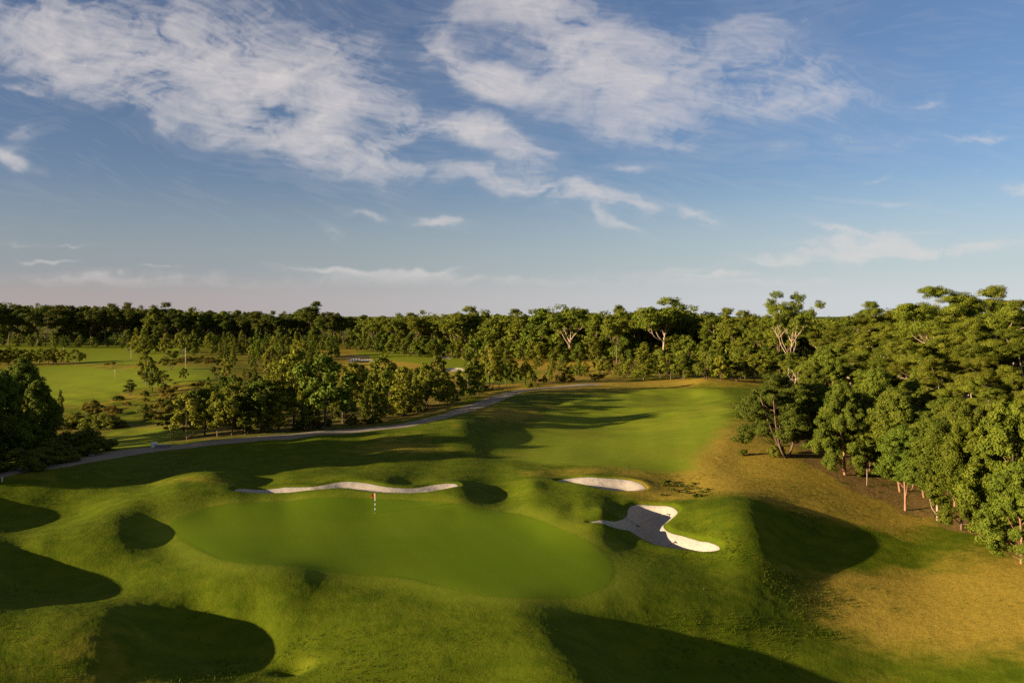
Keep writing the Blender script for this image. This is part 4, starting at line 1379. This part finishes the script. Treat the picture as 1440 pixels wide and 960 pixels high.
def rake(px, py, ang, label):
    x, y = on_ground([(px, py)])[0]
    z = ground_z(x, y)
    e = base('bunker_rake', (x, y, z + .07), label, 'rake', 'rakes lying in the star-shaped bunker', ang)
    L_ = 1.9
    dz = (ground_z(x + L_ * math.cos(ang), y + L_ * math.sin(ang)) - z) / L_
    part('handle', tubes([((-.5 * L_, 0, -.5 * L_ * dz), (.5 * L_, 0, .5 * L_ * dz), .035, .03)]), STEEL, e)
    hd = part('head', boxes([(.5 * L_, 0, .5 * L_ * dz + .02, .10, .85, .06)]), BLACK, e)
    part('tines', boxes([(.5 * L_, -.36 + .09 * k, .5 * L_ * dz - .05, .02, .02, .12) for k in range(9)]), BLACK, hd)


rake(886, 729, .35, 'grey rake in the shaded upper left of the star-shaped bunker')
rake(937, 723, .95, 'rake on the sunlit upper right lobe of the star-shaped bunker')
rake(936, 756, -.25, 'long rake in the shaded lower part of the star-shaped bunker')

# boardwalk over the end of the pond
(ax, ay), (bx, by) = at_z(474, 502, -1.6), at_z(519, 501, -1.6)
ang, L_ = math.atan2(by - ay, bx - ax), math.hypot(bx - ax, by - ay)
e = base('footbridge', (ax, ay, -1.6), 'low timber footbridge on pale piles at the edge of the pond', 'bridge', rz=ang)
part('deck', boxes([(L_ * (k + .5) / 24, 0, .05, L_ / 24 - .06, 2.6, .14) for k in range(24)]), TIMBER, e)
part('beam', boxes([(L_ / 2, s_ * 1.1, -.18, L_, .2, .3) for s_ in (-1, 1)]), TIMBER, e)
for k in range(8):
    part('pile', tubes([((L_ * (.36 + .64 * k / 7.3), -1.25, -3.0), (L_ * (.36 + .64 * k / 7.3), -1.25, .55 + .1 * (k % 3)), .24, .22)]), PALE_WOOD, e)
part('handrail', boxes([(L_ / 2, 1.25, .75, L_, .08, .1)] + [(L_ * (k + .5) / 9, 1.25, .38, .09, .09, .75) for k in range(9)]), TIMBER, e)

# stones on the bank below the path at left
r_ = np.random.default_rng(3)
for px, py, sc_ in [(12, 661, 1.0), (28, 660, .8), (128, 641, .9), (122, 637, .7), (133, 636, 1.1), (139, 638, .7)]:
    x, y = on_ground([(px, py)])[0]
    bm = bmesh.new()
    bmesh.ops.create_icosphere(bm, subdivisions=2, radius=.5 * sc_)
    for v in bm.verts:
        v.co *= r_.uniform(.82, 1.12)
        v.co.z *= .6
    me = bpy.data.meshes.new('boulder')
    bm.to_mesh(me)
    bm.free()
    me.materials.append(STONE)
    o = link('boulder', me, None, label='grey boulder on the shaded bank between the dark bushes and the cart path', category='boulder', group='boulders on the bank below the path')
    o.location = (x, y, ground_z(x, y) + .1 * sc_)


# ------------------------------------------------------------------ tussocks of long grass on the unmown slopes
def tussocks(count=36000):
    r = np.random.default_rng(21)
    y = 1 / r.uniform(1 / 150, 1 / 46, count * 3)
    x = y * r.uniform(-.66, .66, count * 3)
    clump = fbm(x * .16, y * .16, 91, 3)
    keep = clump + r.normal(0, .05, len(x)) > .595
    x, y = x[keep], y[keep]
    px, py = 720 + FPX * x / y, HORIZON + FPX * (CAM_Z + 1.5) / y
    bad = r.uniform(0, 1, len(x)) > np.clip(sstep(820, 980, px) * sstep(900, 840, py) + .12, 0, 1)
    for k, pad in [('green', 3.5), ('fairway', 0.5)] + [(b, .6) for b in BUNKERS]:
        bad |= sdf(LOOPS[k], x, y, 8) < pad
    bad |= np.abs(sdf(PATH, x, y, 8, closed=False)) < 2.6
    x, y = x[~bad][:count], y[~bad][:count]
    n = len(x)
    z = height(x, y)
    nb = 3
    x, y, z = np.repeat(x, nb), np.repeat(y, nb), np.repeat(z, nb)
    n *= nb
    x, y = x + r.normal(0, .10, n), y + r.normal(0, .10, n)
    a = r.uniform(0, 6.28, n)
    h = r.uniform(.08, .19, n)
    w_ = r.uniform(.025, .05, n)
    lean = r.normal(0, .10, (n, 2))
    p0 = np.stack([x - np.cos(a) * w_, y - np.sin(a) * w_, z - .06], -1)
    p1 = np.stack([x + np.cos(a) * w_, y + np.sin(a) * w_, z - .06], -1)
    p2 = np.stack([x + lean[:, 0], y + lean[:, 1], z + h], -1)
    V = np.stack([p0, p1, p2], 1).reshape(-1, 3)
    m = leaf_material('long_grass', (.040, .062, .003), (.080, .092, .006), .35)
    me = mesh_from('rough_grass', V, np.arange(len(V)), 3, m, False, {'tint': np.repeat(r.uniform(0, 1, n), 3)})
    link('rough_grass', me, kind='stuff', label='tussocky long grass on the unmown mounds and slopes', category='grass')


tussocks()


# ------------------------------------------------------------------ cirrus: one thin sheet of ice cloud three kilometres up
def cirrus():
    W_, H_ = 1600, 400
    gx = np.linspace(-550, 2000, W_)
    gy = np.linspace(-237, 411, H_)
    X, Y = np.meshgrid(gx, gy)
    warp = 46 * np.clip((430 - Y) / 300, .12, 1)
    wx = X + warp * (fbm(X / 120, Y / 70, 3, 4) - .5) * 2 + 16 * (fbm(X / 34, Y / 22, 8, 3) - .5) * 2
    wy = Y + warp * .55 * (fbm(X / 120, Y / 70, 13, 4) - .5) * 2 + 9 * (fbm(X / 34, Y / 22, 18, 3) - .5) * 2
    env_ = np.zeros_like(X)
    ang = np.zeros_like(X)
    wsum = np.full(X.shape, 1e-3)
    B = [(-160, 20, 170, 55, 5, .7), (-330, 60, 140, 40, 0, .5), (-220, 300, 60, 8, 5, .5), (1620, 120, 120, 22, -4, .5), (1760, 260, 90, 9, 0, .5), (1580, 20, 110, 26, 5, .4), (300, -110, 240, 60, 12, .7), (950, -100, 220, 60, 5, .6),
         (40, 35, 150, 45, 8, .7), (140, 70, 150, 52, 12, .85), (270, 85, 160, 66, 22, .95), (390, 105, 140, 72, 25, .9), (480, 100, 95, 48, 25, .75), (320, 178, 100, 28, 25, .5), (430, 208, 110, 20, 22, .75), (520, 228, 90, 15, 12, .7),
         (210, 140, 55, 26, 40, .5), (70, 85, 90, 22, 12, .45), (470, 165, 60, 20, -42, .6), (545, 195, 50, 16, -38, .6), (620, 172, 80, 18, 12, .8), (690, 110, 90, 20, 26, .8), (740, 125, 60, 14, 8, .5), (715, 200, 70, 24, 28, .75), (760, 262, 120, 13, 9, .85), (850, 282, 50, 9, 5, .6), (660, 90, 50, 18, 35, .5),
         (770, 50, 90, 44, 40, .5), (840, 100, 110, 52, 32, .75), (890, 150, 90, 42, 30, .55), (960, 80, 150, 44, 8, .5), (1110, 95, 140, 34, 6, .65), (1020, 140, 160, 32, 8, .6), (1160, 140, 110, 22, 6, .45), (930, 190, 80, 24, 15, .4), (1080, 28, 130, 26, -6, .45), (1170, 208, 110, 14, -4, .5), (880, 40, 80, 30, 25, .4), (640, 30, 120, 26, -8, .3), (880, 235, 40, 8, 0, .45), (720, 10, 90, 20, -8, .35),
         (1308, 150, 20, 6, 0, .75), (1362, 196, 44, 6, 0, .75), (992, 303, 28, 8, 20, .75), (865, 312, 40, 8, 26, .5), (515, 302, 28, 6, 8, .55), (628, 315, 36, 6, 0, .6), (14, 214, 34, 9, 30, .7), (48, 188, 24, 9, -40, .35), (42, 124, 36, 7, 8, .5), (1225, 250, 30, 4, -10, .35), (465, 322, 22, 8, 35, .25),
         (1240, 346, 110, 10, 3, .75), (1205, 327, 60, 6, 14, .6), (1335, 350, 110, 8, -6, .6), (1180, 358, 90, 6, 0, .6), (1100, 366, 50, 5, 2, .55), (1250, 288, 80, 5, 8, .35), (1436, 269, 26, 9, 0, .7), (1300, 330, 70, 4, 0, .35), (950, 378, 60, 5, -4, .35),
         (150, 394, 270, 9, 0, .5), (480, 380, 95, 3.5, 2, .6), (330, 404, 240, 8, 0, .45), (610, 390, 110, 5, 2, .45), (70, 368, 32, 2.6, 2, .65), (116, 346, 26, 2.5, 0, .5), (232, 375, 22, 2, 0, .4), (800, 400, 300, 8, 1, .45), (1060, 396, 180, 6, 2, .45), (30, 345, 30, 2.5, 0, .25), (640, 382, 30, 4, -15, .4), (1010, 385, 70, 3, 0, .45)]
    for cx, cy_, rx, ry, rot, a in B:
        if cx > 790 and cy_ < 240 and rx > 45:
            a *= .62
        if 560 < cx < 900 and cy_ > 85 and rot > 4 and cx + cy_ * .9 < 1120 and cx < 870:
            a = min(1.0, a * 1.25)
        if cx < 500 and ry > 40:
            a *= .76
        c, s = math.cos(R(rot)), math.sin(R(rot))
        u, v = (wx - cx) * c + (wy - cy_) * s, -(wx - cx) * s + (wy - cy_) * c
        e = a * np.exp(-((u / rx) ** 2 + (v / ry) ** 2) * .9)
        env_ = env_ + e - env_ * e * .8
        w_ = np.exp(-(((X - cx) * c + (Y - cy_) * s) / (rx * 1.3)) ** 2 - ((-(X - cx) * s + (Y - cy_) * c) / (ry * 1.6)) ** 2) + 1e-4
        ang += w_ * R(rot)
        wsum += w_
    ang = ang / wsum + 1.5 * (fbm(X / 170, Y / 110, 23, 3) - .5) * np.clip((420 - Y) / 220, .08, 1)
    # fibres: noise smeared along the wind
    sx, sy = gx[1] - gx[0], gy[1] - gy[0]

    def samp(a, fx, fy):
        fx, fy = np.clip(fx, 0, W_ - 1.001), np.clip(fy, 0, H_ - 1.001)
        i, j = fx.astype(int), fy.astype(int)
        u, v = fx - i, fy - j
        return (a[j, i] * (1 - u) + a[j, i + 1] * u) * (1 - v) + (a[j + 1, i] * (1 - u) + a[j + 1, i + 1] * u) * v
    r = np.random.default_rng(4)
    fib = 0
    for scale, steps, amp in ((1, 8, .7), (2.5, 12, .7), (7, 12, .6)):
        base = fbm(X / (3.2 * scale), Y / (2.2 * scale), int(40 + scale), 3)
        base = (base - base.mean()) / base.std()
        acc = base.copy()
        J, I = np.meshgrid(np.arange(H_), np.arange(W_), indexing='ij')
        for sgn in (1, -1):
            fx, fy = I.astype(float), J.astype(float)
            for k in range(steps):
                a_ = samp(ang, fx, fy)
                fx = fx + sgn * np.cos(a_) * 1.9 / sx * (1 + scale * .25)
                fy = fy + sgn * np.sin(a_) * 1.9 / sy * (1 + scale * .25)
                acc += samp(base, fx, fy) * (1 - k / steps)
        acc = (acc - acc.mean()) / acc.std()
        fib = fib + amp * acc
    fib = fib / np.std(fib)
    puff = fbm(wx / 30, wy / 17, 71, 5, .6) - .5
    gaps = fbm(wx / 95, wy / 52, 91, 3) - .5
    fine = fbm(wx / 11, wy / 7, 131, 4, .65) - .5
    core = env_ * (.86 + .065 * fib + 1.1 * puff + 1.6 * gaps + .5 * fine)
    dens = np.clip(core - .20, 0, None) * .95 + .36 * np.clip(core - .02, 0, .5)
    dens = np.clip(dens, 0, None)
    dens = 1 - np.exp(-1.0 * dens)
    veil = .07 * sstep(-.4, 1.6, fib) * sstep(420, 250, Y)
    dens = np.clip(dens + veil * .5, 0, .88) * sstep(411, 380, Y)
    dens *= sstep(0, .03, dens) * sstep(-545, -380, X) * sstep(1995, 1830, X) * sstep(-235, -120, Y)
    ALT = 3000.0
    ux, uz = ray(X, Y)
    d = ALT / uz
    V = np.stack([ux * d, d, np.full_like(d, CAM_Z + ALT)], -1)
    idx = np.arange(W_ * H_).reshape(H_, W_)
    q = np.stack([idx[:-1, :-1], idx[1:, :-1], idx[1:, 1:], idx[:-1, 1:]], -1).reshape(-1, 4)
    keep = dens.ravel()[q].max(1) > .004
    m, nt, N, L = new_mat('ice_cloud')
    g = G(nt)
    mx = g.n('ShaderNodeMixShader', {0: g.attr('ice'), 1: g.n('ShaderNodeBsdfTransparent').outputs[0], 2: g.n('ShaderNodeBsdfTranslucent', {'Color': (.70, .75, .86, 1)}).outputs[0]})
    L.new(mx.outputs[0], g.n('ShaderNodeOutputMaterial').inputs[0])
    me = mesh_from('cloud', V.reshape(-1, 3), q[keep], 4, m, True, {'ice': dens})
    link('cloud', me, kind='stuff', label='thin wispy white cirrus streaming across the blue sky', category='cloud')


cirrus()

# ------------------------------------------------------------------ sun and sky
SUN_EL, SUN_AZ = 11.2, 21.0                       # elevation; light travels to the right and this much away from the camera
tx, ty = math.cos(R(SUN_AZ)), math.sin(R(SUN_AZ))
sun = bpy.data.lights.new('sun', 'SUN')
sun.energy, sun.angle, sun.color = 5.0, R(.55), (1.0, .80, .55)
so = bpy.data.objects.new('sun', sun)
C.objects.link(so)
from mathutils import Vector
so.rotation_euler = Vector((tx * math.cos(R(SUN_EL)), ty * math.cos(R(SUN_EL)), -math.sin(R(SUN_EL)))).to_track_quat('-Z', 'Y').to_euler()

w = bpy.data.worlds.new('World')
bpy.context.scene.world = w
w.use_nodes = True
w.node_tree.nodes.clear()
g = G(w.node_tree)
sky = g.n('ShaderNodeTexSky', sky_type='NISHITA', sun_disc=False, sun_elevation=R(SUN_EL), sun_rotation=math.atan2(-tx, -ty))
sky.air_density, sky.dust_density, sky.ozone_density, sky.altitude = 1.0, .2, 4.0, 50
d = g.n('ShaderNodeTexCoord').outputs['Generated']
sep = g.n('ShaderNodeSeparateXYZ', {0: d})
side = g.ramp(sep.outputs[0], -.55, .60)
tint = g.mix(side, (.90, .69, .69), (1.04, .86, .86))
air = g.n('ShaderNodeMix', data_type='RGBA', blend_type='MULTIPLY')
for i, v in ((6, sky.outputs[0]), (7, tint)):
    g.L.new(v, air.inputs[i])
air.inputs[0].default_value = 1.0
dim = g.mix(side, (2.15, 2.42, 2.68), (3.65, 4.25, 4.5))
low = g.mix(side, (2.95, 2.54, 2.50), (4.3, 4.6, 4.8))
veil = g.mix(g.math('MULTIPLY', g.ramp(sep.outputs[2], .17, .03), .72), air.outputs[2], dim)
veil = g.mix(g.math('MULTIPLY', g.ramp(sep.outputs[2], .42, .62), .7), veil, (1.5, 1.48, 1.55))      # unseen grey added overhead to take the blue out of the shadow fill
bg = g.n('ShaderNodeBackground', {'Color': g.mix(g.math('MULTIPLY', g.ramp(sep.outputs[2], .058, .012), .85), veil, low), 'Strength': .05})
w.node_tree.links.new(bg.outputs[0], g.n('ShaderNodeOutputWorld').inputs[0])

# ------------------------------------------------------------------ camera and render settings
cam = bpy.data.cameras.new('camera')
co = bpy.data.objects.new('camera', cam)
C.objects.link(co)
cam.sensor_fit, cam.sensor_width, cam.lens = 'HORIZONTAL', 36.0, 36.0 * FPX / 1440.0
cam.clip_start, cam.clip_end = .5, 300000.0
co.location, co.rotation_euler = (0, 0, CAM_Z), (math.pi / 2 - PITCH, 0, 0)
sc = bpy.context.scene
sc.camera = co
sc.view_settings.view_transform, sc.view_settings.look, sc.view_settings.gamma = 'Standard', 'None', 1.0
sc.view_settings.use_curve_mapping = False
sc.view_settings.exposure = 1.55
sc.render.engine = 'CYCLES'
cy = sc.cycles
cy.max_bounces, cy.diffuse_bounces, cy.glossy_bounces, cy.transmission_bounces, cy.transparent_max_bounces = 4, 2, 2, 3, 6
cy.use_denoising = False
cy.sample_clamp_indirect = 4
